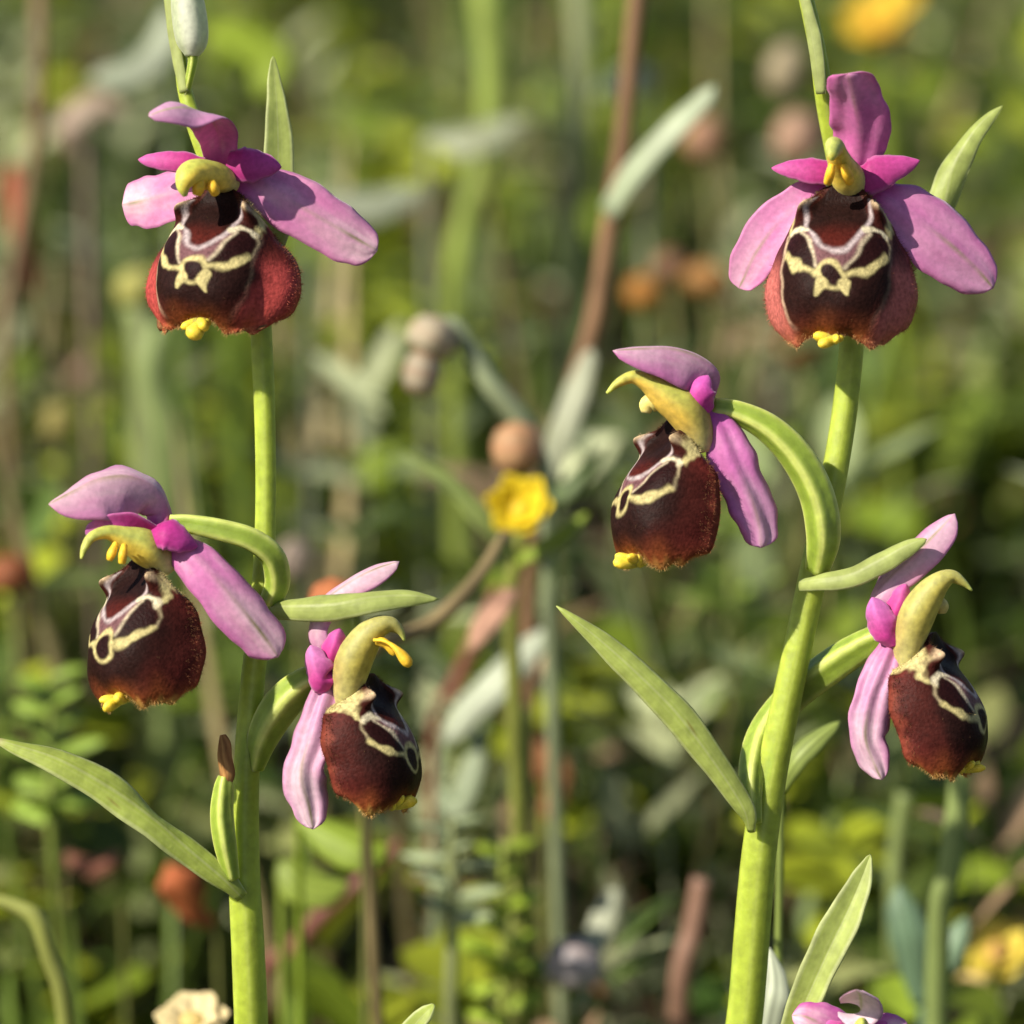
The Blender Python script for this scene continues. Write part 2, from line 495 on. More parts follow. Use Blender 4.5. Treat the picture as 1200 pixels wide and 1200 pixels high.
def lip(parent, px, py, d, yaw, pitch=0, roll=0, sc=1.0, flare=0.6, seed=1, wid=1.0, edge=0.6, red=0.0, hgt=1.0, prong=0.0, taper=0.0, skirt=(0.32, 0.05, 0.045)):
    yaw, pitch, roll = [math.radians(x) for x in (yaw, pitch, roll)]
    X, Y, Z = Rv.copy(), Tv.copy(), Uv.copy()
    Y, X = math.cos(yaw) * Y + math.sin(yaw) * X, math.cos(yaw) * X - math.sin(yaw) * Y
    Y, Z = math.cos(pitch) * Y - math.sin(pitch) * Z, math.cos(pitch) * Z + math.sin(pitch) * Y

    def rl(v):
        cr_, sr = math.cos(roll), math.sin(roll)
        x, y, z = v @ Rv, v @ Uv, v @ Tv
        return (x * cr_ + y * sr) * Rv + (-x * sr + y * cr_) * Uv + z * Tv
    X, Y, Z = rl(X), rl(Y), rl(Z)
    O = P(px, py, d)
    ns, nt_ = 131, 141
    s1 = np.linspace(-1, 1, ns); t1 = np.linspace(0, 1, nt_)
    S, T = np.meshgrid(s1, t1)
    tk = [0, .10, .25, .42, .6, .78, .9, 1.0]
    ip = lambda ys: cr(np.column_stack([ys]), 400)[:, 0]

    def prof(xs, ys):
        # smooth interpolation
        m = np.gradient(np.array(ys, float), np.array(xs, float))
        i = np.clip(np.searchsorted(xs, t1) - 1, 0, len(xs) - 2)
        x0 = np.array(xs)[i]; hh = np.array(xs)[i + 1] - x0; f = (t1 - x0) / hh
        y0 = np.array(ys, float)[i]; y1 = np.array(ys, float)[i + 1]
        return ((2 * f ** 3 - 3 * f ** 2 + 1) * y0 + (f ** 3 - 2 * f ** 2 + f) * hh * m[i] + (-2 * f ** 3 + 3 * f ** 2) * y1 + (f ** 3 - f ** 2) * hh * m[i + 1])[:, None]
    Fp = prof(tk, [0.2, 0.7, 2.2, 4.2, 5.5, 5.7, 5.0, 3.8])
    Zp = prof(tk, [0.3, -1.1, -2.9, -5.2, -7.9, -10.6, -12.1, -13.0]) * hgt
    Wp = prof(tk, [3.2, 4.7, 5.5, 5.9, 6.1, 6.0, 5.5, 4.6]) * wid
    Rp = prof(tk, [-1.0, -1.5, -2.0, -2.2, -2.2, -1.9, -1.4, -0.6])
    Dz = prof(tk, [-3.3, -2.8, -2.0, -1.2, -0.5, -0.1, 0.0, 0.2])
    Rp = Rp + taper * (t1[:, None] - 0.5)
    A = np.abs(S)
    phi = S * math.pi / 2
    x = Wp * np.sign(S) * np.abs(np.sin(phi)) ** 0.92
    y = Rp + (Fp - Rp) * np.cos(phi) ** 0.62
    z = Zp + Dz * A ** 1.9
    z = z - 1.0 * ss(0.72, 1, T) * ss(0.05, 0.5, A) + 1.0 * ss(0.8, 1, A) ** 2 * ss(0.8, 1, T)
    fl = flare * ss(0.2, 0.6, T) * (1 - 0.55 * ss(0.8, 1.0, T))
    k = ss(0.70, 1.0, A)
    x = x + np.sign(S) * fl * 1.25 * k ** 1.3
    y = y + fl * 0.35 * k
    # bottom margin turns outward a little as well
    y = y + flare * 0.5 * ss(0.92, 1, T) * ss(0.25, 0.6, A)
    # the two swellings by the throat
    aa = A * 9; bb = T * 14
    hump = np.exp(-((aa - 4.2) / 1.25) ** 2 - ((bb - 1.9) / 1.1) ** 2)
    y = y + 1.9 * hump; z = z + 0.5 * hump; x = x + np.sign(S) * 0.25 * hump
    # gentle relief
    r = np.random.default_rng(seed + 50); ph = r.uniform(0, 6, 6)
    y = y + 0.13 * np.sin(x * 1.3 + ph[0]) * np.sin(z * 1.1 + ph[1]) - 0.5 * np.exp(-(aa / 1.6) ** 2 - ((bb - 2.0) / 1.5) ** 2)
    z = z + 0.22 * np.sin(S * 11 + ph[2]) * ss(0.8, 1, T) + 0.1 * np.sin(S * 23 + ph[3]) * ss(0.9, 1, T)
    x = x + np.sign(S) * 0.12 * np.sin(T * 19 + ph[4]) * ss(0.8, 1, A)
    q = np.stack([x, y, z], -1) * 1e-3 * sc
    Wd = O + q[..., 0:1] * X + q[..., 1:2] * Y + q[..., 2:3] * Z
    du = np.gradient(Wd, axis=1); dv = np.gradient(Wd, axis=0)
    nn = unit(np.cross(dv, du) + 1e-16)
    ctr = O + (-2.0 * Y - 7 * Z) * 1e-3
    if np.mean(np.sum(nn * (Wd - ctr), -1)) < 0:
        nn = -nn
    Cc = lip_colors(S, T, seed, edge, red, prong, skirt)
    Cc = mix(Cc, [0.48, 0.36, 0.22], 0.9 * np.clip(hump * 2.2 - 0.9, 0, 1) * ss(2.6, 1.6, bb))
    back = np.broadcast_to(np.array([0.16, 0.07, 0.03]), Cc.shape)
    In = Wd - nn * 0.00035 * sc
    V = np.vstack([Wd.reshape(-1, 3), In.reshape(-1, 3)])
    C = np.vstack([Cc.reshape(-1, 3), back.reshape(-1, 3)])
    n, m = nt_, ns; nm = n * m
    i, j = np.meshgrid(np.arange(n - 1), np.arange(m - 1), indexing='ij')
    a = (i * m + j).ravel()
    top = np.stack([a, a + 1, a + 1 + m, a + m], -1)
    bot = np.stack([a + nm, a + m + nm, a + 1 + m + nm, a + 1 + nm], -1)
    loop = np.r_[np.arange(m), np.arange(1, n) * m + m - 1, (n - 1) * m + np.arange(m - 2, -1, -1), np.arange(n - 2, 0, -1) * m]
    l2 = np.roll(loop, -1)
    side = np.stack([loop, loop + nm, l2 + nm, l2], -1)
    # velvet hairs: on the margins, the shoulders and the flanks
    wgt = (0.004 + 1.6 * ss(0.9, 1, A) + 1.2 * ss(0.93, 1, T) + 1.3 * ss(0.14, 0.0, T) * (A > 0.3)).ravel()
    NH = 2200
    idx = r.choice(nm, NH, p=wgt / wgt.sum())
    b0 = Wd.reshape(-1, 3)[idx]; hn = nn.reshape(-1, 3)[idx]
    dirn = unit(hn + 0.7 * r.normal(size=(NH, 3)) * 0.6 - 0.35 * Z)
    ln = r.uniform(0.2, 0.5, (NH, 1)) * 1e-3 * sc
    sd = unit(np.cross(dirn, r.normal(size=(NH, 3)))) * 0.022e-3
    hv = np.stack([b0 - sd - hn * 2e-5, b0 + sd - hn * 2e-5, b0 + dirn * ln], 1).reshape(-1, 3)
    hc = np.repeat(mix(Cc.reshape(-1, 3)[idx], [0.46, 0.30, 0.12], 0.15 + 0.45 * ss(0.9, 1, T.ravel()[idx])), 3, 0)
    hf = (2 * nm + np.arange(NH * 3)).reshape(-1, 3)
    V = np.vstack([V, hv]); C = np.vstack([C, hc])
    o = build('lip', V, [np.vstack([top, bot, side]), hf], C, M_LIP, parent)
    tip = Wd[-1, ns // 2]
    return o, tip, (X, Y, Z)


def appendage(parent, tip, B, ln=2.6, down=0.25, w=30, spread=0.5, right=0.0):
    """toothed yellow tip of the lip, pointing forward out of the lip"""
    X, Y, Z = B
    dr = unit(Y - down * Z + right * X); ln = ln * 1e-3 / 1.35
    sd = unit(X - dr * np.dot(X, dr))
    up = np.cross(sd, dr)
    Vs, Fs, Cs, off = [], [[], []], [], 0
    colf = lambda v, nrm, th: mix([0.46, 0.40, 0.05], [0.74, 0.55, 0.05], ss(0.1, 0.8, v))
    ww = w * K
    for k, (a, l, rw) in enumerate([(-spread, 0.85, 0.20), (0, 1.0, 0.24), (spread, 0.8, 0.19), (-spread * 1.7, 0.55, 0.15), (spread * 1.7, 0.5, 0.15)]):
        d2 = unit(dr * math.cos(a) + sd * math.sin(a) + up * 0.12 * ((k % 2) * 2 - 1))
        b = tip - dr * ln * 0.25
        pts = [b, b + d2 * ln * 0.6 * l + up * 0.05 * ww, b + d2 * ln * 1.1 * l, b + d2 * ln * 1.35 * l]
        V, F, C = tube_geo(pts, [ww * 0.26, ww * 0.24, ww * rw, ww * rw * 0.45], 14, 10, colf=colf, lump=0.25)
        Vs.append(V); Cs.append(C)
        Fs[0].append(F[0] + off); Fs[1].append(F[1] + off); off += len(V)
    return build('lip_appendage', np.vstack(Vs), [np.vstack(Fs[0]), np.vstack(Fs[1])], np.vstack(Cs), M_COLUMN, parent)


def column_col(under=(0.70, 0.52, 0.07), topc=(0.44, 0.46, 0.09), red=0.5, underv=(-0.3, -1, 0.1)):
    uv_ = unit(cv(underv))

    def f(v, nrm, th):
        k = np.sum(nrm * uv_, -1)
        c = mix(topc, under, ss(-0.15, 0.6, k))
        c = mix(c, [0.50, 0.46, 0.20], 0.7 * (1 - ss(0.05, 0.3, v)))
        c = mix(c, [0.30, 0.10, 0.03], red * (1 - ss(0.03, 0.16, np.abs(v - 0.2))) * ss(-0.3, 0.4, -k))
        return mix(c, [0.42, 0.46, 0.10], ss(0.8, 1.0, v))
    return f


def column(parent, pl, under=(0.70, 0.52, 0.07), topc=(0.44, 0.46, 0.09), red=0.5, underv=(-0.3, -1, 0.1), flat=0.85):
    return tube('column', pl, M_COLUMN, parent, column_col(under, topc, red, underv), n=40, m=20, flat=flat, lump=0.05)


def pollinia(parent, lst):
    colf = lambda v, nrm, th: np.broadcast_to(np.array([0.72, 0.44, 0.03]), v.shape + (3,))
    for pl in lst:
        tube('pollinium', pl, M_COLUMN, parent, colf, n=14, m=10, lump=0.15)


def ovary(plant, pl, n=46):
    o = tube('flower', pl, M_STEM, plant, ovary_col, n=n, m=24, ribs=4, ribamp=0.13, twist=1.0)
    return o


def base_rosette(plant, base, n=5, seed=0):
    r = random.Random(seed)
    for i in range(n):
        a = i * 2 * math.pi / n + r.uniform(-.3, .3); L = r.uniform(.05, .075)
        dr = np.array([math.cos(a), math.sin(a), 0]); b = np.array(base) + np.array([0, 0, 0.004])
        p1 = b + dr * L * 0.5 + np.array([0, 0, 0.022]); p2 = b + dr * L
        p2[2] = gz(p2[0], p2[1]) + 0.010
        V, F, C = blade_geo([b, p1, p2], [0.008, 0.019, 0.004], np.array([0, 0, 1.0]), n=14, m=7, cup=0.25, thick=0.0004, colf=lambda u, v: mix([0.10, 0.17, 0.035], [0.16, 0.23, 0.06], 0.5 + 0.5 * np.cos(u * 18)))
        build('basal_leaf', V, F, C, M_LEAF, plant)


def plant_stem(plant, pl, base):
    n = tube('stem', pl, M_STEM, plant, stem_col, n=130, m=28, ribs=6, ribamp=0.025, extra=np.array([P(*pl[-1][:3]) * (1 - k) + np.asarray(base) * k for k in np.linspace(0, 1, 9)[1:]]), extra_r=[pl[-1][3] * (0.5 + 0.05 * k) * pxm(pl[-1][2]) for k in range(8)])
    return n


def foot(px, py, d, dx=0.0, dy=0.0):
    w = P(px, py, d)
    return np.array([w[0] + dx, w[1] + dy, float(gz(w[0] + dx, w[1] + dy)) - 0.002])


# ================================================================== ORCHID A (the one with the long curved bract)
SEP = sepal_col
base = foot(296, 1230, -5, -0.002, 0.006)
A = thing('bee_orchid', 'pink bee orchid with three open flowers, brown withered bloom low on its stem', 'orchid', base, 'flowering bee orchids')
plant_stem(A, [(196, -70, -3, 12), (203, -10, -2.5, 13), (211, 60, -2, 15), (218, 112, -1.5, 18), (240, 180, -1, 21), (278, 270, -0.5, 23), (302, 350, -1, 25), (308, 430, -1, 26), (311, 520, -1, 25), (311, 610, -1, 25),
               (307, 700, -1, 27), (297, 790, -1, 29), (290, 880, -1.2, 31), (287, 960, -1.5, 34), (287, 1040, -2, 38), (291, 1120, -3, 40), (295, 1230, -5, 41)], base)
base_rosette(A, base, 5, 1)
# long lower bract
blade('bract', [(284, 1052, 0.2, 15), (262, 1030, 1.2, 25), (222, 997, 2, 33), (180, 962, 2.6, 39), (130, 925, 3, 43), (70, 892, 3, 36), (20, 875, 2.5, 19), (-6, 866, 2.2, 6)],
      [(-.5, .5, .8), (-.5, .5, .8), (-.4, .7, .7), (-.2, .95, .5), (-.3, .6, .8), (-.3, .7, .7), (-.3, .7, .7), (-.3, .7, .7)], M_LEAF, A, bract_col(5, (0.45, 0.40, 0.2)), cup=-0.05, keel=0.35, tipv=0.97, thick=0.0005, wave=0.004)
# withered bloom
w = ovary(A, [(272, 1030, 0.8, 16), (264, 990, 1.6, 24), (260, 955, 1.8, 25), (262, 925, 1.8, 22), (264, 910, 1.8, 16)])
w['label'] = 'withered flower with a brown shrivelled tip'
dry = lambda v, nrm, th: mix([0.34, 0.18, 0.06], [0.18, 0.08, 0.025], 0.5 + 0.5 * np.sin(th * 5 + v * 9))
tube('withered_tip', [(265, 918, 1.8, 14), (266, 905, 1.9, 20), (263, 887, 2, 18), (263, 872, 2, 14), (261, 861, 2, 6)], M_DRY, w, dry, n=30, m=18, ribs=5, ribamp=0.14, lump=0.32)
# top bud on its own little stalk
b = ovary(A, [(217, 114, -1.2, 8), (222, 92, -0.6, 9), (226, 72, -0.4, 11), (226, 58, -0.4, 14)])
b['label'] = 'unopened pale bud at the top of the stem'
budc = lambda v, nrm, th: mix([0.52, 0.58, 0.36], [0.70, 0.72, 0.58], 0.5 + 0.5 * np.cos(3 * th))
tube('bud', [(225, 66, -0.4, 16), (225, 50, -0.4, 36), (222, 22, -0.4, 41), (217, -15, -0.4, 34), (212, -45, -0.4, 12)], M_SEPAL, b, budc, n=26, m=24, ribs=3, ribamp=0.06)
blade('bract', [(215, 108, -0.8, 12), (206, 60, -0.9, 15), (199, 15, -0.9, 14), (192, -40, -0.9, 9)], (-.5, .1, .8), M_LEAF, A, bract_col(pale=0.6), cup=-0.3, thick=0.0004)

# ---- flower 1 : turned a little to the left, top of orchid A
blade('bract', [(300, 335, -2.2, 28), (318, 265, -3, 42), (325, 195, -3.2, 37), (324, 130, -3.5, 26), (321, 90, -4, 14), (320, 66, -4.2, 4)], (0.25, .1, .9), M_LEAF, A, bract_col(pale=0.25), cup=0.25, tipv=0.98, thick=0.0005)
f = ovary(A, [(300, 340, -1, 24), (296, 290, 0, 30), (280, 240, 1.2, 30), (262, 205, 2.5, 26)])
blade('sepal', [(262, 196, 3.0, 34), (259, 176, 3.6, 40), (256, 156, 5.5, 46), (246, 138, 8.5, 48), (222, 127, 11, 46), (198, 128, 12.5, 34), (174, 136, 13.2, 12)],
      [(0, .1, 1), (0, -.1, 1), (.1, -.45, .8), (.1, -.85, .5), (.05, -.6, -.8), (.05, -.55, -.85), (0, -.6, -.8)], M_SEPAL, f, SEP(mid=(.52, .13, .42), pale=(.64, .42, .58), seed=1, palev=.75), cup=0.3, keel=-0.15, tipv=0.95)
blade('petal', [(240, 196, 4.6, 24), (215, 190, 5, 27), (185, 187, 4.6, 21), (162, 187, 4.0, 9)], (-.1, .25, 1), M_PETAL, f, petal_col(), cup=-0.35, tipv=.8, thick=.0003)
blade('petal', [(266, 190, 4.6, 28), (285, 192, 5.2, 42), (306, 193, 5.2, 34), (330, 196, 4.8, 12)], (.1, .1, 1), M_PETAL, f, petal_col((.36, .02, .17), (.46, .06, .27)), cup=-0.3, tipv=.8, thick=.0003)
blade('sepal', [(246, 214, 3.2, 36), (214, 222, 2.4, 58), (180, 232, 1.2, 66), (156, 238, 0.4, 56), (143, 240, 0.0, 44)], [(-.35, .35, .8), (-.35, .3, .8), (-.4, .2, .8), (-.5, .1, .8), (-.5, .1, .8)], M_SEPAL, f, SEP(seed=2, mid=(.55, .21, .45)), cup=0.15, keel=0.35, tipv=0.82)
blade('sepal', [(276, 204, 3.0, 34), (312, 220, 3.6, 62), (352, 243, 3.8, 72), (396, 268, 3.4, 68), (424, 284, 2.8, 58), (442, 294, 2.4, 46)], (.12, .25, 1), M_SEPAL, f, SEP(seed=3, mid=(.57, .22, .46), base=(.48, .06, .34)), cup=-0.18, keel=0.05, tipv=0.80, wave=0.008, corr=.04)
column(f, [(272, 216, 3.5, 24), (258, 209, 5.0, 38), (242, 205, 6.6, 41), (228, 203, 8.2, 38), (219, 208, 9.4, 30), (215, 219, 9.8, 18), (217, 230, 9.6, 6)], underv=(.6, -.75, .3))
pollinia(f, [[(236, 210, 8.6, 9), (233, 219, 9.0, 14), (231, 228, 8.8, 10)], [(248, 212, 8.2, 9), (250, 220, 8.4, 14), (253, 227, 8.0, 11)]])
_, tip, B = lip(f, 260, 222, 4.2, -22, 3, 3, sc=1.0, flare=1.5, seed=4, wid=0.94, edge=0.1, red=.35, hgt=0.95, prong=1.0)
appendage(f, tip, B, 2.6, 0.75, 32, .55)

# ---- flower 3 : lower left, hangs off an arching ovary
f = ovary(A, [(316, 706, 1.2, 22), (325, 682, 2.0, 27), (319, 652, 3.2, 29), (294, 632, 4, 29), (258, 621, 4.2, 28), (222, 614, 4.0, 24), (200, 612, 3.8, 20)])
blade('sepal', [(196, 618, 4.2, 34), (196, 597, 4.0, 44), (184, 574, 5.0, 66), (152, 559, 6.6, 84), (116, 562, 7.8, 82), (84, 577, 8.6, 58), (57, 591, 9.0, 20)],
      [(.6, .3, .5), (.5, .5, .6), (.15, .65, .75), (-.05, .62, .8), (-.15, .6, .8), (-.25, .6, .75), (-.3, .6, .75)], M_SEPAL, f, SEP(seed=5, mid=(.58, .24, .50), pale=(.68, .50, .62), palev=.35, backpale=.2), cup=-0.3, keel=0.5, tipv=0.93, wave=.01)
blade('petal', [(180, 628, 6, 26), (150, 614, 7.5, 30), (118, 618, 8, 24), (100, 626, 7.5, 8)], (-.1, -.2, 1), M_PETAL, f, petal_col((.46, .02, .20), (.50, .14, .40)), cup=.2, thick=.0003)
blade('petal', [(176, 625, 6.6, 30), (194, 622, 7.6, 42), (214, 630, 7.4, 34), (232, 640, 6.4, 10)], [(.1, .5, .9), (.15, .5, .9), (.2, .4, .9), (.2, .4, .9)], M_PETAL, f, petal_col((.40, .02, .20), (.48, .05, .30)), cup=-0.45, thick=.0003)
blade('sepal', [(192, 634, 5.2, 30), (222, 650, 6.6, 48), (256, 682, 7.4, 60), (290, 722, 7.2, 62), (312, 750, 6.6, 54), (326, 770, 6.2, 40)], [(.1, .35, 1)] * 6, M_SEPAL, f, SEP(seed=6, mid=(.53, .18, .44), base=(.42, .05, .32), rib=.9, palev=.62), cup=-0.3, keel=0.12, tipv=0.82, wave=0.006, corr=.04)
column(f, [(194, 672, 5.0, 30), (184, 652, 5.4, 46), (166, 638, 6.2, 50), (146, 630, 7.2, 36), (126, 624, 8.2, 19), (108, 629, 9, 13), (99, 642, 9.4, 9), (95, 655, 9.6, 3)], topc=(.38, .40, .09))
pollinia(f, [[(136, 636, 9, 7), (131, 648, 9.4, 12), (128, 656, 9.2, 8)], [(146, 638, 9, 7), (144, 650, 9.4, 11), (143, 660, 9.2, 9)]])
_, tip, B = lip(f, 164, 656, 4.6, -44, -3, -7, sc=0.96, flare=0.25, seed=9, wid=0.92, edge=0.9, hgt=1.02, red=-.2)
appendage(f, tip, B, 2.9, 0.3, 27)

# ---- flower 4 : lower right of orchid A, seen from its side
blade('bract', [(318, 712, 1.5, 22), (350, 711, 3.6, 29), (392, 709, 4.8, 33), (432, 702, 5.2, 32), (475, 699, 5.0, 23), (514, 702, 4.6, 3)], [(0, .35, .9), (0, .35, .9), (0, .4, .9), (0, .7, .75), (0, .5, .85), (0, .5, .85)], M_LEAF, A, bract_col(pale=.35), cup=-0.25, keel=0.3, tipv=0.98, thick=.0005)
f = ovary(A, [(298, 900, -1, 20), (309, 862, 0.2, 34), (330, 826, 1.0, 40), (356, 802, 1.6, 34), (382, 790, 2.0, 24)])
blade('sepal', [(392, 782, 2.4, 28), (372, 765, 2.6, 34), (366, 738, 2.8, 34), (380, 706, 3.0, 36), (408, 684, 3.0, 36), (438, 668, 2.8, 32), (468, 658, 2.6, 20)],
      [(-.8, .2, .6), (-.8, .1, .7), (-.7, .4, .7), (-.5, .6, .7), (-.4, .6, .7), (-.3, .6, .7), (-.3, .6, .7)], M_SEPAL, f, SEP(seed=7, mid=(.60, .30, .52), pale=(.66, .52, .62), palev=.3, backpale=.2), cup=-0.4, keel=.2, tipv=.86)
blade('petal', [(382, 786, 4.0, 30), (388, 766, 4.4, 32), (394, 748, 4.2, 24), (398, 736, 3.8, 10)], (-.1, .1, 1), M_PETAL, f, petal_col((.50, .03, .22), (.52, .10, .36)), cup=-0.35, keel=.5, wave=.05, thick=.0003)
blade('petal', [(390, 800, 4.4, 26), (376, 796, 5.0, 36), (368, 778, 5.0, 34), (364, 756, 4.4, 16)], (-.35, .1, 1), M_PETAL, f, petal_col((.52, .04, .26), (.60, .20, .46)), cup=-0.35, keel=.5, wave=.05, thick=.0003)
blade('sepal', [(388, 792, 3.2, 30), (374, 828, 4.2, 46), (362, 870, 4.6, 54), (354, 910, 4.6, 52), (362, 945, 4.2, 44), (367, 972, 4.0, 20)], [(-.25, .1, 1), (-.3, .1, 1), (-.35, .1, 1), (-.3, .1, 1), (-.2, .1, 1), (-.2, .1, 1)], M_SEPAL, f, SEP(seed=8, mid=(.58, .30, .52), pale=(.68, .56, .66), base=(.54, .16, .42), palev=.4), cup=-0.2, keel=0.2, tipv=0.92, wave=0.024, corr=.12, ragged=.05)
column(f, [(410, 838, 3.0, 30), (408, 806, 3.6, 42), (414, 776, 4.0, 50), (428, 750, 4.4, 44), (443, 735, 4.8, 32), (458, 732, 4.8, 22), (469, 740, 4.8, 11), (474, 751, 4.8, 3)], topc=(.34, .32, .10), under=(.44, .36, .06), underv=(.6, -.8, .1), red=.3)
pollinia(f, [[(438, 750, 6.0, 5), (450, 751, 6.4, 5), (462, 758, 6.6, 7), (472, 769, 6.6, 14), (478, 777, 6.6, 13), (481, 781, 6.6, 5)], [(438, 753, 5.4, 6), (446, 752, 5.6, 11), (454, 756, 5.6, 10), (460, 764, 5.6, 8), (462, 768, 5.6, 4)]])
_, tip, B = lip(f, 434, 792, 2.4, 66, 4, 0, sc=0.90, flare=0.2, seed=14, wid=0.92, edge=1.0, hgt=1.0, red=-.3, taper=3.2)
appendage(f, tip, B, 2.7, -0.35, 26)

# ================================================================== ORCHID B (the one that leans)
base = foot(868, 1240, -5, -0.003, 0.006)
Bp = thing('bee_orchid', 'pink bee orchid with three open flowers on a stem that leans over to one side', 'orchid', base, 'flowering bee orchids')
plant_stem(Bp, [(930, -60, 3, 14), (945, 0, 2.6, 18), (958, 60, 2, 20), (968, 125, 1, 23), (985, 210, -1, 26), (998, 310, -2, 28), (998, 400, -2, 29), (990, 480, -2, 30), (977, 560, -1.8, 31), (960, 640, -1.6, 34), (941, 730, -1.5, 34),
                (922, 820, -1.5, 35), (905, 900, -1.8, 38), (892, 980, -2.2, 41), (884, 1060, -3, 43), (876, 1160, -4, 43), (868, 1240, -5, 44)], base)
base_rosette(Bp, base, 5, 2)
blade('bract', [(880, 975, 0.4, 10), (872, 948, 1.6, 22), (840, 898, 2.4, 31), (795, 838, 3, 36), (745, 788, 3.2, 32), (700, 748, 3.2, 22), (652, 710, 3, 3)], [(-.45, .4, .8), (-.4, .5, .8), (-.35, .55, .8), (-.4, .5, .8), (-.45, .5, .8), (-.45, .5, .8), (-.45, .5, .8)], M_LEAF, Bp, bract_col(3, pale=.15), cup=-0.2, keel=.15, tipv=.985, thick=.0005, wave=.003)
blade('bract', [(962, 110, 3, 12), (957, 70, 3.6, 18), (950, 30, 3.6, 16), (938, -20, 3.6, 10), (925, -60, 3.6, 3)], (-.5, .1, .8), M_LEAF, Bp, bract_col(pale=.6), cup=-.3, thick=.0004)

# ---- flower 2 : faces us, top of orchid B
blade('bract', [(1040, 330, -3, 26), (1080, 285, -4, 34), (1105, 240, -4.5, 35), (1116, 200, -4.8, 33), (1138, 160, -5, 24), (1160, 136, -5.2, 14), (1175, 124, -5.3, 3)], [(.2, .1, .95), (.2, .1, .95), (.2, .1, .95), (-.2, .25, .9), (-.35, .4, .8), (-.35, .4, .8), (-.35, .4, .8)], M_LEAF, Bp, bract_col(pale=.3), cup=-0.3, keel=.2, tipv=.98, thick=.0005)
f = ovary(Bp, [(1000, 340, -1, 24), (1000, 290, 0, 30), (1000, 240, 1.4, 30), (1000, 205, 2.5, 26)])
blade('sepal', [(1004, 200, 3.2, 34), (1008, 178, 4.0, 56), (1009, 154, 5.2, 72), (1003, 126, 6.8, 66), (998, 104, 8.4, 58), (994, 86, 9.8, 52)], [(-.1, .2, 1), (-.15, .1, 1), (-.2, 0, 1), (-.2, -.1, 1), (-.2, -.1, 1), (-.2, -.1, 1)], M_SEPAL, f, SEP(seed=11, mid=(.60, .17, .46), pale=(.62, .30, .54), base=(.48, .04, .34), rib=.35, palev=.7), cup=-0.35, keel=0.05, tipv=.9, edge_curl=.15, corr=.05, wave=.02)
blade('petal', [(978, 200, 4.4, 26), (956, 200, 4.6, 33), (930, 197, 4.2, 24), (904, 197, 3.6, 6)], (-.1, .3, 1), M_PETAL, f, petal_col((.40, .03, .19), (.50, .08, .30)), cup=-0.3, thick=.0003)
blade('petal', [(1004, 208, 4.2, 30), (1022, 205, 4.8, 44), (1048, 196, 4.6, 33), (1078, 188, 4.0, 7)], (.1, .2, 1), M_PETAL, f, petal_col((.38, .025, .18), (.48, .06, .27)), cup=-0.3, thick=.0003)
blade('sepal', [(968, 218, 3.2, 34), (938, 240, 3.0, 48), (908, 266, 2.6, 58), (884, 300, 2.0, 56), (872, 326, 1.4, 40), (866, 338, 1.2, 26)], (-.25, .2, 1), M_SEPAL, f, SEP(seed=12, mid=(.56, .21, .46), pale=(.62, .38, .54), rib=.8), cup=0.25, keel=.1, tipv=.88)
blade('sepal', [(1022, 224, 3.2, 36), (1052, 243, 3.8, 72), (1088, 268, 3.8, 88), (1122, 295, 3.4, 82), (1148, 320, 2.8, 58), (1164, 338, 2.4, 34)], (.1, .3, 1), M_SEPAL, f, SEP(seed=13, mid=(.56, .20, .46), pale=(.60, .34, .54), base=(.46, .06, .34)), cup=-0.18, keel=.06, tipv=.86, wave=.008, corr=.04)
column(f, [(996, 214, 3.4, 50), (992, 206, 4.6, 46), (986, 194, 6.0, 37), (981, 181, 7.6, 30), (978, 172, 8.8, 25), (975, 180, 10.6, 15), (975, 188, 10.8, 5)], underv=(0.1, -.9, .5), topc=(.36, .40, .10), under=(.62, .46, .06))
pollinia(f, [[(975, 192, 8.6, 8), (973, 203, 8.4, 13), (970, 214, 7.6, 12)], [(989, 192, 8.2, 8), (992, 203, 8.0, 13), (996, 213, 7.2, 12)]])
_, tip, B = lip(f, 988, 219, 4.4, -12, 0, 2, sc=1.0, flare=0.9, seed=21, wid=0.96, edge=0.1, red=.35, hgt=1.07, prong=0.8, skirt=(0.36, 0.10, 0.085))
appendage(f, tip, B, 2.4, 0.3, 28, .7, -.5)

# ---- flower 5 : middle, turned to the left, on the arching ovary
f = ovary(Bp, [(958, 668, 0.6, 26), (965, 628, 2.4, 36), (957, 580, 3.2, 37), (934, 536, 3.6, 36), (902, 503, 3.6, 32), (866, 484, 3.4, 26), (836, 478, 3.2, 22)])
blade('sepal', [(824, 474, 3.6, 30), (838, 458, 3.6, 38), (840, 436, 4.0, 54), (818, 418, 5.0, 66), (786, 409, 6.2, 64), (754, 409, 7.2, 44), (718, 411, 7.8, 12)],
      [(.7, .2, .5), (.8, .3, .5), (.5, .6, .6), (.15, .75, .65), (0, .75, .66), (-.1, .72, .66), (-.1, .7, .66)], M_SEPAL, f, SEP(seed=15, mid=(.54, .20, .47), pale=(.62, .44, .58), palev=.4, base=(.50, .06, .38), backpale=.2), cup=-0.5, keel=.3, tipv=.95)
blade('petal', [(820, 474, 5, 22), (808, 462, 5.6, 30), (796, 450, 5.4, 26), (784, 440, 5, 10)], (-.2, .2, 1), M_PETAL, f, petal_col((.55, .04, .24), (.56, .14, .36)), cup=-.35, thick=.0003)
blade('petal', [(828, 484, 5.2, 24), (822, 468, 6.2, 34), (822, 452, 6.2, 30), (830, 440, 5.4, 12)], (-.1, .3, 1), M_PETAL, f, petal_col((.50, .04, .28), (.56, .10, .42)), cup=-.5, thick=.0003)
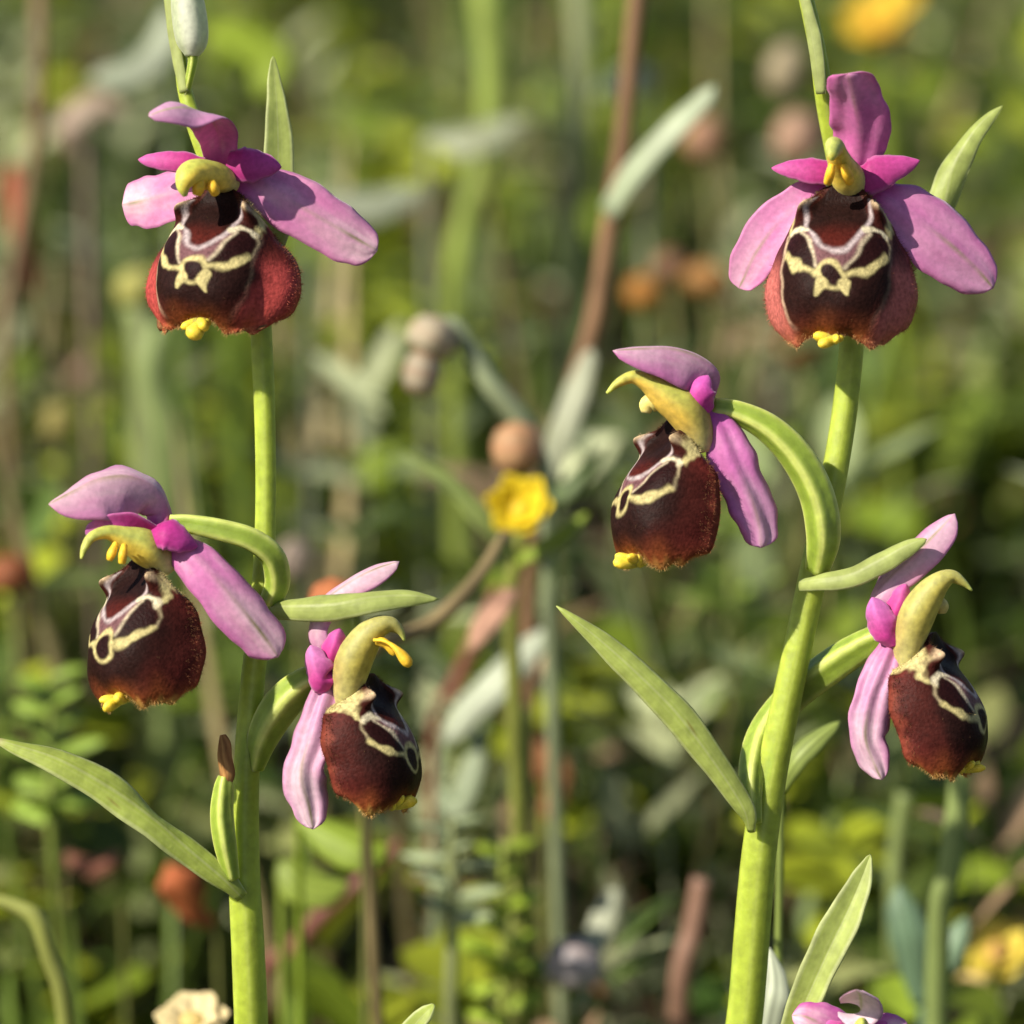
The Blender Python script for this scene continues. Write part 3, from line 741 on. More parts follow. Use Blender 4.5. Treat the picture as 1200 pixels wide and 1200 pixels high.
blade('sepal', [(824, 480, 4.0, 32), (846, 510, 5.0, 50), (862, 545, 5.4, 56), (880, 585, 5.2, 54), (890, 618, 4.8, 48), (892, 642, 4.6, 30)], [(-.15, .2, 1), (-.15, .2, 1), (-.1, .2, 1), (.1, .2, 1), (.1, .1, 1), (.1, .1, 1)], M_SEPAL, f, SEP(seed=16, mid=(.53, .17, .46), base=(.44, .06, .40), pale=(.60, .42, .58), palev=.75, rib=.4), cup=-0.3, keel=.1, tipv=.9, wave=.013, corr=.09, ragged=.05)
column(f, [(820, 528, 3.8, 34), (816, 504, 4.2, 48), (802, 480, 4.8, 54), (780, 464, 5.2, 44), (760, 449, 5.6, 27), (742, 442, 5.8, 18), (724, 449, 6, 12), (711, 461, 6, 4)], topc=(.36, .36, .07), under=(.58, .40, .07))
tube('anther', [(784, 468, 4.6, 20), (770, 470, 4.8, 24), (759, 474, 4.8, 21), (757, 484, 4.8, 11)], M_COLUMN, f, lambda v, n, th: mix([.58, .50, .10], [.66, .56, .20], v), n=16, m=14)
_, tip, B = lip(f, 790, 494, 3.2, -62, -2, 0, sc=0.96, flare=0.15, seed=31, wid=0.90, edge=0.5, hgt=1.02, red=-.2)
appendage(f, tip, B, 2.9, 0.05, 30)

# ---- flower 6 : turned to the right, on the ovary that twists behind the stem
blade('bract', [(938, 684, 1.2, 16), (962, 680, 2.8, 23), (998, 674, 3.8, 27), (1036, 655, 4.4, 26), (1062, 641, 4.6, 21), (1086, 632, 4.6, 6)], [(0, .5, .8)] * 6, M_LEAF, Bp, bract_col(pale=.45), cup=-.35, keel=.15, tipv=.95, thick=.0005)
f = ovary(Bp, [(884, 965, 0.2, 16), (880, 915, -0.6, 27), (893, 862, -3.4, 33), (930, 815, -4.6, 36), (978, 778, -2.6, 38), (1020, 752, -0.4, 32), (1044, 742, 0.8, 24)])
blade('sepal', [(1046, 740, 2.4, 28), (1030, 722, 2.6, 34), (1026, 700, 2.8, 34), (1044, 676, 3.0, 42), (1072, 650, 3.0, 48), (1098, 624, 2.8, 40), (1119, 602, 2.6, 20)],
      [(-.8, .2, .6), (-.8, .1, .7), (-.7, .4, .7), (-.4, .5, .8), (-.3, .5, .85), (-.3, .5, .85), (-.3, .5, .85)], M_SEPAL, f, SEP(seed=17, mid=(.58, .26, .50), pale=(.64, .46, .60), palev=.3, backpale=.2), cup=-.3, keel=.25, tipv=.9)
blade('petal', [(1046, 738, 4.0, 28), (1050, 718, 4.4, 34), (1056, 700, 4.2, 26), (1062, 684, 3.8, 10)], (-.1, .1, 1), M_PETAL, f, petal_col((.50, .03, .22), (.56, .10, .34)), cup=-0.35, keel=.5, wave=.05, thick=.0003)
blade('petal', [(1050, 756, 4.4, 24), (1038, 742, 5.0, 36), (1028, 722, 5.0, 34), (1022, 700, 4.4, 16)], (-.35, .1, 1), M_PETAL, f, petal_col((.52, .04, .26), (.58, .16, .46)), cup=-0.35, keel=.5, wave=.05, thick=.0003)
blade('sepal', [(1048, 746, 3.2, 28), (1034, 780, 4.2, 42), (1020, 822, 4.6, 46), (1014, 862, 4.6, 44), (1024, 892, 4.2, 38), (1034, 914, 4.0, 18)], [(-.3, .1, 1)] * 6, M_SEPAL, f, SEP(seed=18, mid=(.56, .27, .50), pale=(.68, .54, .66), base=(.54, .14, .42), palev=.45), cup=-.2, keel=.25, tipv=.92, wave=.024, corr=.12, ragged=.05)
column(f, [(1066, 790, 3.0, 30), (1064, 758, 3.6, 42), (1072, 726, 4.0, 50), (1088, 698, 4.4, 42), (1102, 682, 4.8, 30), (1116, 676, 4.8, 20), (1129, 683, 4.8, 11), (1139, 692, 4.8, 3)], topc=(.36, .34, .10), under=(.46, .38, .07), underv=(.6, -.8, .1), red=.3)
tube('anther', [(1082, 708, 3.6, 20), (1094, 708, 3.8, 24), (1103, 711, 3.8, 19), (1104, 719, 3.8, 9)], M_COLUMN, f, lambda v, n, th: mix([.50, .40, .10], [.52, .42, .14], v), n=16, m=14)
_, tip, B = lip(f, 1094, 744, 2.4, 66, 3, 0, sc=0.94, flare=0.2, seed=43, wid=0.92, edge=0.9, hgt=1.0, red=-.3, taper=3.2)
appendage(f, tip, B, 2.6, -0.2, 24)

# ================================================================== ORCHID C : only its top flower reaches into view
base = foot(960, 1330, 0, 0.004, 0.004)
Cp = thing('bee_orchid', 'short bee orchid with one pink flower and an upright pointed bract', 'orchid', base, 'flowering bee orchids')
plant_stem(Cp, [(940, 1215, 0, 16), (945, 1260, 0, 26), (955, 1330, -1, 30)], base)
blade('bract', [(920, 1225, 0.5, 24), (944, 1175, 1.4, 36), (968, 1122, 1.8, 42), (992, 1072, 1.8, 40), (1010, 1030, 1.4, 25), (1020, 1001, 1.2, 4)], [(-.2, .2, .95)] * 6, M_LEAF, Cp, bract_col(pale=.2), cup=.35, keel=-.2, tipv=.98, thick=.0005)
f = ovary(Cp, [(948, 1290, 1, 26), (975, 1262, 3, 30), (1000, 1235, 4, 26)])
blade('sepal', [(1005, 1230, 4, 30), (1008, 1205, 5, 44), (1010, 1185, 7, 52), (1008, 1166, 10, 46), (1004, 1160, 13, 20)], [(0, .2, 1), (0, 0, 1), (0, .5, .8), (0, .9, .4), (0, 1, .1)], M_SEPAL, f, SEP(seed=22, pale=(.70, .62, .68), mid=(.60, .36, .54), palev=.3), cup=-.3, tipv=.85)
blade('sepal', [(1000, 1228, 4, 36), (972, 1206, 4.5, 58), (945, 1192, 4.5, 44), (928, 1190, 4, 18)], (-.1, .4, .9), M_SEPAL, f, SEP(seed=23, mid=(.50, .10, .40)), cup=-.2, tipv=.85)
blade('sepal', [(1010, 1230, 4, 36), (1030, 1212, 4.5, 46), (1050, 1204, 4.5, 36), (1066, 1206, 4, 16)], (.1, .4, .9), M_SEPAL, f, SEP(seed=24, mid=(.50, .12, .42)), cup=-.2, tipv=.85)
blade('petal', [(1004, 1226, 6, 18), (1022, 1208, 7, 22), (1040, 1198, 7, 8)], (.1, .4, .9), M_PETAL, f, petal_col(), thick=.0003)
blade('petal', [(1000, 1226, 6, 18), (984, 1208, 7, 22), (968, 1198, 7, 8)], (-.1, .4, .9), M_PETAL, f, petal_col(), thick=.0003)
column(f, [(1006, 1232, 6, 40), (1008, 1216, 8, 32), (1010, 1202, 10, 20), (1010, 1200, 12, 8)], underv=(0, -.9, .5))
_, tip, B = lip(f, 1008, 1238, 5, 5, 0, 0, flare=.8, seed=55)
appendage(f, tip, B, 2.4, 0.3, 26)

# a leaf tip of a fourth plant, sharp
base = foot(470, 1260, 0, -0.004, 0.004)
Dp = thing('orchid_shoot', 'small green leaf tip of a young shoot, sharp, low between the two tall orchids', 'shoot', base)
blade('leaf', [(455, 1300, 0, 30), (470, 1235, 0.5, 30), (486, 1203, 0.8, 26), (500, 1187, 1, 18), (509, 1177, 1, 4)], (-.2, .3, .9), M_LEAF, Dp, bract_col(), cup=.3, tipv=.97, thick=.0005)
V, F_, C_ = tube_geo([P(458, 1290, 0), (P(458, 1290, 0) + base) / 2, base], [.001, .0014, .0016], 12, 10, colf=stem_col)
build('stem', V, F_, C_, M_STEM, Dp)
#BACKGROUND
# ================================================================== MEADOW BEHIND
def flat_col(c, c2=None, var=0.5):
    c2 = c if c2 is None else c2

    def f(v, nrm, th):
        return mix(c, c2, var * (0.5 + 0.5 * np.sin(v * 23 + th)))
    return f


def leaf_col(c, rib=1.35):
    c = np.array(c)
    return lambda u, v: mix(c * (0.9 + 0.2 * np.cos(u * 12))[..., None], np.minimum(c * rib, 0.9), 1 - ss(0.03, 0.12, np.abs(u)))


def px_base(px, py, d, dx=0, dy=0):
    return foot(px, py, d, dx, dy)


def bg_thing(name, label, cat, px, py, d, group=None, dx=0, dy=0):
    """thing rooted on the soil under the photo pixel px,py at depth d"""
    b = px_base(px, py, d, dx, dy)
    t = thing(name, label, cat, b, group)
    t['_'] = 0
    del t['_']
    return t, b


def stalk(t, b, pl, col, name='stem', mat=None, m=10, n=40):
    """stem drawn through photo points (top first) and on down to the soil at b"""
    w = pts_px(pl); r = [p[3] * .5 * pxm(p[2]) for p in pl]
    last = w[-1]
    ex = [last * (1 - k) + np.asarray(b) * k for k in (0.33, 0.66, 1.0)] if b is not None else []
    V, F, C = tube_geo(np.vstack([w] + [np.array(ex)]) if len(ex) else w, r + [r[-1]] * len(ex), n, m, colf=flat_col(col, np.array(col) * 1.3), lump=0.04)
    return build(name, V, F, C, mat or M_HERB, t)


def bleaf(t, pl, nrm, col, name='leaf', mat=None, **kw):
    kw.setdefault('n', 16); kw.setdefault('m', 7); kw.setdefault('thick', .0004)
    return blade(name, pl, nrm, mat or M_HERB, t, leaf_col(col), **kw)


def bloom(t, px, py, d, size, petals, colr, cen, nrm=(-.2, .5, .8), lift=0.35, name='petal', rings=1, cname='flower_center'):
    N = unit(cv(nrm)); a = unit(np.cross(N, Uv + .1 * Rv)); b = np.cross(N, a)
    c = P(px, py, d); R = size * .5 * pxm(d)
    for q in range(rings):
        for k in range(petals):
            th = 2 * math.pi * (k + q * .5) / petals + random.uniform(-.1, .1)
            e = a * math.cos(th) + b * math.sin(th)
            rr = R * (1 - .22 * q)
            pts = [c + e * rr * .08, c + e * rr * .55 + N * rr * (.1 + q * .2), c + e * rr + N * rr * (lift + q * .25)]
            V, F, C = blade_geo(pts, [rr * .35, rr * 1.15 * 5 / max(petals, 5), rr * .75 * 5 / max(petals, 5)], np.array([N, N, N - e * .5]), n=9, m=6, cup=.35, thick=.0003, tipv=.6, colf=lambda u, v: mix(np.array(colr) * .75, colr, ss(0, .4, v)))
            build(name, V, F, C, M_BLOOM, t)
    V, F, C = tube_geo([c - N * R * .15, c + N * R * .1, c + N * R * .3, c + N * R * .38], [R * .15, R * .34, R * .28, R * .04], 8, 10, colf=flat_col(cen), lump=.1)
    build(cname, V, F, C, M_BLOOM, t)


def bud(t, pl, col, name='bud', ribs=5, col2=None):
    w = pts_px(pl); r = [p[3] * .5 * pxm(p[2]) for p in pl]
    V, F, C = tube_geo(w, r, 20, 16, ribs=ribs, ribamp=.07, colf=flat_col(col, np.array(col) * .7 if col2 is None else col2, .9), lump=.08)
    return build(name, V, F, C, M_BLOOM, t)


def ball(t, px, py, d, w, h, col, name='bud', tilt=0, col2=None):
    return bud(t, [(px - tilt * h * .5, py + h * .5, d, w * .3), (px - tilt * h * .33, py + h * .33, d, w * .85), (px, py, d, w), (px + tilt * h * .33, py - h * .33, d, w * .75), (px + tilt * h * .5, py - h * .5, d, w * .15)], col, name, col2=col2)


YG = (0.20, 0.27, 0.025); MG = (0.09, 0.15, 0.025); GG = (0.24, 0.29, 0.17); PALE = (0.36, 0.40, 0.22); STRAW = (0.34, 0.22, 0.12); REDST = (0.26, 0.07, 0.05); ROSY = (0.34, 0.19, 0.13)

# --- the tall brown stalk with a pale leaf
t, b = bg_thing('dry_stalk', 'tall thin brown stalk with one pale slanting leaf behind the orchids', 'stalk', 640, 560, -130, dx=-.004, dy=.01)
stalk(t, b, [(750, -40, -120, 20), (738, 80, -122, 21), (728, 180, -124, 22), (714, 265, -126, 23), (698, 370, -128, 23), (672, 455, -130, 22), (642, 545, -132, 22), (622, 640, -134, 22)], (.26, .15, .08), n=60)
bleaf(t, [(712, 252, -122, 28), (740, 205, -118, 31), (785, 155, -116, 30), (822, 120, -116, 24), (838, 100, -116, 8)], (-.3, .3, .9), (.40, .46, .30))
bleaf(t, [(640, 560, -126, 30), (660, 505, -124, 34), (680, 450, -124, 30), (694, 408, -124, 14)], (-.3, .2, .9), (.36, .38, .26), name='sheath')
bleaf(t, [(640, 560, -128, 24), (662, 575, -126, 26), (690, 545, -126, 18), (712, 520, -128, 4)], (-.2, .4, .9), MG)

# --- the yellow flower and its bud
t, b = bg_thing('yellow_flower', 'single round yellow flower with a tan bud just above it between the orchids', 'flower', 605, 700, -95, dx=.003, dy=.01)
stalk(t, b, [(611, 615, -96, 18), (606, 660, -97, 20), (600, 720, -99, 20)], (.22, .24, .05))
bloom(t, 612, 600, -92, 82, 6, (.80, .64, .03), (.70, .50, .02), nrm=(-.15, .35, .9), lift=.75, rings=2)
ball(t, 606, 524, -97, 58, 60, (.48, .25, .13), tilt=-.1, col2=(.42, .27, .14))
stalk(t, None, [(606, 545, -98, 14), (612, 575, -98, 14), (612, 605, -98, 14)], (.22, .24, .05), name='bud_stalk')
bleaf(t, [(600, 690, -95, 16), (580, 715, -92, 34), (560, 745, -92, 26), (548, 765, -93, 6)], (-.3, .4, .8), ROSY, mat=M_DRY)
bleaf(t, [(606, 655, -96, 12), (576, 620, -94, 22), (550, 590, -94, 24), (520, 560, -94, 18), (470, 530, -95, 10)], (-.1, .5, .8), (.22, .28, .08))
bleaf(t, [(604, 660, -96, 12), (640, 640, -94, 24), (668, 620, -93, 18), (690, 600, -93, 4)], (.1, .5, .8), YG)

# --- nodding pair of pale buds
t, b = bg_thing('nodding_buds', 'pair of pale pinkish buds nodding from a bent grey-green stalk', 'flower buds', 640, 560, -100, dx=.004, dy=.02)
stalk(t, b, [(512, 388, -100, 14), (530, 380, -100, 20), (548, 405, -100, 24), (575, 450, -100, 27), (610, 492, -101, 27), (630, 530, -102, 20), (640, 590, -103, 18)], (.24, .28, .16))
ball(t, 508, 395, -98, 62, 44, (.42, .30, .20), tilt=.5, col2=(.44, .42, .30))
ball(t, 495, 436, -98, 44, 56, (.34, .22, .14), tilt=.1, col2=(.40, .38, .28))

# --- curved brown stem and pink patches under the yellow flower
t, b = bg_thing('curved_stalk', 'bent brownish stem arching below the yellow flower', 'stem', 470, 760, -60, dx=.0, dy=.02)
stalk(t, b, [(590, 625, -75, 10), (572, 660, -72, 16), (545, 695, -70, 19), (510, 728, -68, 20), (475, 745, -66, 19), (440, 760, -66, 16), (420, 800, -70, 15)], (.25, .19, .09))
t, b = bg_thing('red_stalk', 'straight dull red stem rising behind the middle flowers', 'stem', 515, 850, -150, 'reddish meadow stems')
stalk(t, b, [(585, 690, -148, 14), (560, 745, -149, 18), (535, 800, -150, 18), (508, 860, -152, 14)], (.20, .07, .045))
t, b = bg_thing('red_stalk', 'slanting red stem low beside the brown withered bloom', 'stem', 310, 1150, -130, 'reddish meadow stems')
stalk(t, b, [(470, 985, -126, 12), (425, 1030, -127, 18), (380, 1070, -128, 22), (340, 1115, -130, 23), (305, 1150, -132, 20)], (.20, .075, .055))

# --- broad silvery leaf and neighbours
t, b = bg_thing('silvery_leaf', 'broad pale silvery leaf slanting up beside the side-on flower of the straight orchid', 'leaf', 520, 900, -120, dx=-.003, dy=.015)
bleaf(t, [(522, 868, -120, 24), (548, 832, -118, 40), (585, 795, -117, 44), (618, 762, -117, 36), (646, 734, -118, 12)], (-.3, .4, .85), (.42, .46, .34), keel=.25)
stalk(t, b, [(530, 858, -121, 10), (520, 880, -122, 11), (515, 930, -124, 11)], GG)
bleaf(t, [(515, 925, -123, 12), (535, 945, -120, 30), (555, 900, -120, 28), (560, 850, -122, 10)], (-.2, .4, .9), GG)


def sprig(name, label, cat, px, py, d, h, n, L, W, col, stemcol, spread=1.0, group=None, wst=12, lean=0, alt=True, up=.4, seed=0):
    """upright leafy sprig: top at px,py, h photo px of leafy stem, leaves as parts"""
    r = random.Random(seed)
    bx, by = px - lean * h, py + h
    w = P(bx, by, d)
    t, b = bg_thing(name, label, cat, bx, by, d, group, dx=r.uniform(-.004, .004), dy=r.uniform(0, .02))
    pts = [(px, py, d, wst * .5), (px - lean * h * .4, py + h * .4, d, wst * .8), (bx, by, d, wst)]
    stalk(t, b, pts, stemcol, n=26)
    for i in range(n):
        k = (i + .3) / n
        ax = px - lean * h * k; ay = py + h * k
        a = i * 2.4 + r.uniform(-.5, .5)
        sx = math.cos(a) * spread; sz = math.sin(a) * .8
        l = L * r.uniform(.75, 1.2) * (.6 + .5 * k); ww = W * r.uniform(.8, 1.2) * (.65 + .4 * k)
        upk = up * r.uniform(.4, 1.4)
        mm = pxm(d) * 1e3
        pl = [(ax, ay, d, ww * .35), (ax + sx * l * .5, ay - upk * l * .5, d + sz * l * .5 * mm, ww), (ax + sx * l, ay - upk * l * .6, d + sz * l * mm, ww * .35)]
        c = np.array(col) * r.uniform(.75, 1.25)
        bleaf(t, pl, (-.2 * sx, .8, .5), c, n=10, m=5, keel=.2, cup=-.1, tipv=.8)
    return t


sprig('leafy_herb', 'bright yellow-green leafy herb growing low between the two tall orchids', 'herb', 590, 985, -105, 230, 16, 66, 40, (.24, .32, .03), (.24, .28, .05), seed=3, wst=14)
sprig('leafy_herb', 'grey-green herb with narrow leaves whorled below the silvery leaf', 'herb', 530, 960, -95, 130, 12, 75, 24, (.26, .31, .17), (.26, .29, .12), seed=4, wst=16, up=.25)
sprig('leafy_herb', 'light green leafy tuft under the front-facing flower of the leaning orchid', 'herb', 860, 560, -200, 170, 14, 70, 40, (.17, .25, .04), (.2, .24, .06), seed=5)
sprig('leafy_herb', 'bright green toothed-looking herb above the long curved bract', 'herb', 60, 790, -120, 180, 16, 80, 46, (.20, .29, .04), (.2, .25, .05), seed=6)

# --- pale round bud
t, b = bg_thing('round_bud', 'pale round pinkish-grey bud low in the grass between the orchids', 'bud', 672, 1160, -110)
ball(t, 672, 1130, -108, 66, 60, (.50, .40, .36), tilt=.2, col2=(.28, .27, .30))
stalk(t, b, [(672, 1150, -109, 12), (674, 1190, -111, 12)], MG)
bleaf(t, [(674, 1185, -110, 12), (690, 1120, -112, 30), (712, 1065, -113, 28), (724, 1040, -113, 10)], (-.2, .3, .9), (.38, .40, .28))

# --- upper right yellow flowers
t, b = bg_thing('yellow_flower', 'yellow flower head far behind the top of the leaning orchid', 'flower', 1030, 60, -330, dx=.01)
bloom(t, 1030, 30, -330, 84, 7, (.74, .52, .05), (.62, .34, .04), nrm=(-.3, .5, .8), lift=.5, rings=2)
bloom(t, 1058, 2, -336, 46, 6, (.66, .46, .03), (.5, .3, .03), nrm=(-.1, .5, .8), lift=.4)
stalk(t, b, [(1030, 40, -332, 14), (1034, 110, -334, 16), (1040, 200, -336, 16)], YG)
t, b = bg_thing('yellow_flower', 'yellow and peach flower low down behind the short orchid', 'flower', 1160, 1200, -130, dx=.004)
bloom(t, 1172, 1120, -130, 90, 6, (.70, .56, .08), (.66, .40, .12), nrm=(-.2, .6, .7), rings=2)
bloom(t, 1140, 1168, -126, 60, 6, (.68, .50, .20), (.6, .36, .12), nrm=(-.2, .6, .7))
stalk(t, b, [(1170, 1135, -131, 12), (1166, 1200, -133, 14)], YG)
t, b = bg_thing('cream_flower', 'cream-white flower head beside the foot of the straight orchid', 'flower', 225, 1230, -50, dx=-.002)
bloom(t, 226, 1202, -48, 92, 7, (.72, .60, .32), (.66, .50, .18), nrm=(-.1, .75, .6), lift=.3, rings=2)
stalk(t, b, [(226, 1215, -50, 12), (226, 1260, -51, 13)], YG)

# --- tan and pinkish dried heads dotted through the meadow: (x, y, d, w, h, colour)
heads = [
    (936, 160, -260, 60, 62, (.44, .27, .18), "brownish-pink seed head next to the topmost pink sepal of the leaning orchid"),
    (826, 162, -270, 48, 52, (.40, .22, .13), 'brown-pink seed head beside the tip of the pale slanting leaf'),
    (922, 82, -280, 46, 64, (.40, .33, .20), 'beige seed head above the leaning orchid, below the yellow flower head'),
    (756, 342, -250, 46, 42, (.46, .20, .04), 'small orange seed head beside the tall brown stalk'),
    (830, 328, -262, 54, 40, (.40, .20, .06), "orange-brown seed head, flatter of the two orange ones beside the leaning orchid's top flower"),
    (782, 310, -268, 40, 36, (.30, .16, .09), 'dull brown seed head between two orange ones'),
    (940, 402, -230, 62, 52, (.28, .12, .05), 'dark rusty seed head under the top flower of the leaning orchid'),
    (164, 338, -210, 62, 48, (.42, .40, .11), "yellowish flat seed head on a thick green stalk below the straight orchid's top flower"),
    (68, 494, -240, 44, 44, (.40, .34, .10), "small yellow-tan seed head above the drooping flower of the straight orchid"),
    (12, 672, -170, 62, 46, (.30, .10, .04), "rust-red dead head among the herbs beside the drooping flower of the straight orchid"),
    (345, 655, -170, 40, 50, (.36, .28, .22), 'pale beige seed head close behind the straight orchid stem'),
    (612, 735, -150, 40, 44, (.32, .20, .14), 'pinkish-brown head low behind the yellow flower'),
    (1000, 1120, -170, 40, 44, (.30, .24, .16), 'grey-brown head behind the pointed bract of the short orchid'),
]
for i, (x, y, d, w_, h_, c, lab) in enumerate(heads):
    t, b = bg_thing('seed_head', lab, 'seed head', x + 6, y + 60, d, 'dry seed heads in the meadow', dx=random.uniform(-.004, .006), dy=.01)
    ball(t, x, y, d, w_, h_, c, name='head', tilt=random.uniform(-.3, .3))
    thick = 40 if i == 7 else 10
    stalk(t, b, [(x, y + h_ * .4, d - .5, thick), (x + 6, y + 50, d - 1, thick), (x + 10, y + 120, d - 2, thick)], (.24, .28, .12) if i == 7 else (.2, .2, .07), n=20, m=8)

# --- withered coloured leaves: (pts, colour, label)
wl = [
    ([(252, 1080, -115, 16), (228, 1062, -111, 40), (206, 1032, -109, 48), (196, 1012, -111, 12)], (.36, .10, .035), 'rust-orange dead leaf under the long curved bract'),
    ([(40, 345, -215, 12), (26, 280, -214, 30), (18, 230, -214, 26), (14, 190, -215, 10)], (.32, .08, .04), "dark red withered leaf hanging beside the pinkish brown stem"),
    ([(140, 1000, -125, 12), (115, 1015, -124, 26), (92, 1012, -124, 22), (76, 1000, -125, 8)], (.20, .08, .05), 'brownish-red dead leaf below the tip half of the curved bract'),
    ([(420, 690, -60, 14), (395, 690, -58, 44), (372, 700, -58, 30), (360, 712, -59, 10)], (.38, .13, .05), 'orange-red leaf just behind the bract that points sideways'),
    ([(1010, 1180, -140, 12), (990, 1150, -138, 30), (975, 1120, -138, 24), (965, 1100, -139, 8)], (.30, .12, .06), 'red-brown dead leaf behind the leaning orchid foot'),
    ([(640, 960, -150, 14), (650, 920, -148, 40), (640, 880, -148, 34), (632, 850, -149, 10)], (.24, .10, .04), 'brown hanging dead leaf above the yellow-green herb'),
]
for pl, c, lab in wl:
    t, b = bg_thing('dead_leaf', lab, 'dead leaf', pl[0][0], pl[0][1], pl[0][2], 'withered leaves in the meadow', dy=.01)
    bleaf(t, pl, (-.2, .4, .85), c, mat=M_DRY, keel=.3, wave=.03)
    stalk(t, b, [pl[0][:3] + (9,), (pl[0][0] + 3, pl[0][1] + 25, pl[0][2] - 1, 7)], (.16, .17, .05), n=14, m=8)

# --- single stems that can be told apart: (pts, colour, label)
stems = [
    ([(562, -60, -260, 34), (570, 0, -260, 36), (578, 90, -261, 37), (572, 180, -262, 34), (545, 270, -264, 32), (535, 350, -266, 30)], (.27, .34, .07), 'thick light green stem standing behind the gap between the orchids'),
    ([(672, -60, -270, 28), (680, 20, -270, 30), (678, 120, -271, 30), (672, 220, -273, 26)], (.28, .31, .15), 'pale grey-green stem next to the tall brown stalk'),
    ([(45, -60, -210, 18), (47, 40, -210, 18), (44, 130, -211, 17), (32, 230, -212, 16), (14, 330, -214, 16), (5, 400, -215, 15)], (.24, .16, .09), "long pinkish brown stem standing beyond the straight orchid's top flower"),
    ([(1128, 880, -70, 26), (1122, 950, -71, 27), (1112, 1020, -72, 28), (1100, 1090, -74, 28)], (.22, .28, .09), 'green upright stem below the side-on flower of the leaning orchid'),
    ([(1060, 930, -120, 20), (1050, 1000, -121, 22), (1048, 1070, -122, 22)], (.20, .25, .08), 'dim green stem behind the pointed bract of the short orchid'),
    ([(822, 1030, -110, 22), (812, 1090, -111, 26), (796, 1160, -112, 26)], (.28, .16, .11), 'rosy brown stem next to the foot of the leaning orchid'),
    ([(-20, 1050, -50, 14), (18, 1062, -50, 18), (44, 1078, -50, 22), (58, 1120, -51, 22), (78, 1200, -53, 22)], (.26, .28, .07), 'bent yellow-green stem below the tip of the long curved bract'),
    ([(610, 830, -125, 24), (612, 900, -126, 24), (608, 980, -127, 24)], (.24, .27, .07), 'yellowish green stem above the bright yellow-green herb'),
    ([(190, 380, -200, 26), (178, 440, -201, 34), (196, 520, -203, 34)], (.22, .28, .10), "soft green stem between the upper two flowers of the straight orchid"),
]
for pl, c, lab in stems:
    t, b = bg_thing('meadow_stalk', lab, 'stem', pl[-1][0], pl[-1][1], pl[-1][2], 'upright meadow stems', dx=random.uniform(-.003, .003), dy=.012)
    stalk(t, b, pl, c, n=40, m=10)

# --- single leaves that can be told apart
lvs = [
    ([(915, 925, -22, 14), (930, 895, -20, 26), (955, 868, -20, 26), (985, 845, -21, 8)], (.26, .33, .08), "blurred light green leaf just behind the leaning orchid stem"),
    ([(1080, 1180, -95, 16), (1066, 1110, -93, 44), (1058, 1070, -93, 40), (1052, 1036, -94, 10)], (.15, .24, .14), 'bluish green upright leaf behind the short orchid'),
    ([(1088, 1160, -90, 12), (1110, 1120, -88, 32), (1124, 1092, -88, 26), (1132, 1074, -89, 6)], (.19, .28, .17), 'small bluish green leaf beside the upright bluish one'),
    ([(890, 1235, -18, 30), (900, 1180, -16, 44), (905, 1150, -16, 34), (902, 1110, -17, 6)], (.42, .46, .34), 'pale whitish green leaf at the foot of the leaning orchid'),
    ([(200, 10, -240, 20), (190, 50, -238, 44), (155, 82, -237, 40), (105, 92, -237, 22)], (.34, .38, .27), "arched grey-green leaf beside the unopened top bud"),
    ([(100, 180, -250, 14), (80, 150, -248, 40), (110, 120, -248, 36), (150, 130, -248, 10)], (.36, .27, .20), "dull pinkish leaf under the arched grey-green leaf"),
    ([(280, 110, -250, 16), (300, 80, -248, 80), (270, 50, -248, 74), (240, 40, -248, 20)], (.27, .36, .03), 'broad bright green leaf behind the top bud'),
    ([(500, 160, -250, 14), (545, 165, -248, 44), (590, 150, -248, 36), (620, 140, -248, 10)], (.32, .35, .22), 'pale leaf crossing the thick light green stem'),
    ([(760, 100, -280, 14), (750, 90, -278, 44), (720, 95, -278, 40), (695, 110, -279, 10)], (.42, .46, .32), 'whitish green leaf beside the tall brown stalk top'),
    ([(360, 230, -230, 14), (430, 240, -228, 46), (470, 230, -228, 38), (500, 225, -228, 8)], (.24, .27, .18), "grey leaf beyond the widest sepal of the straight orchid's top flower"),
    ([(350, 960, -85, 14), (395, 985, -83, 50), (430, 1000, -82, 44), (455, 990, -83, 8)], (.24, .33, .03), 'yellow-green leaf below the side-on flower of the straight orchid'),
    ([(330, 1010, -95, 14), (345, 1030, -94, 50), (380, 1040, -94, 46), (410, 1035, -95, 8)], (.26, .34, .05), 'lime green leaf beside the lower stem of the straight orchid'),
]
for pl, c, lab in lvs:
    t, b = bg_thing('meadow_leaf', lab, 'leaf', pl[0][0], pl[0][1] + 30, pl[0][2], 'single leaves in the meadow', dy=.006)
    bleaf(t, pl, (-.25, .4, .85), c, keel=.25, n=18, m=9)
    stalk(t, b, [pl[0][:3] + (9,), (pl[0][0], pl[0][1] + 30, pl[0][2] - 1, 10)], np.array(c) * .8, n=16, m=8)


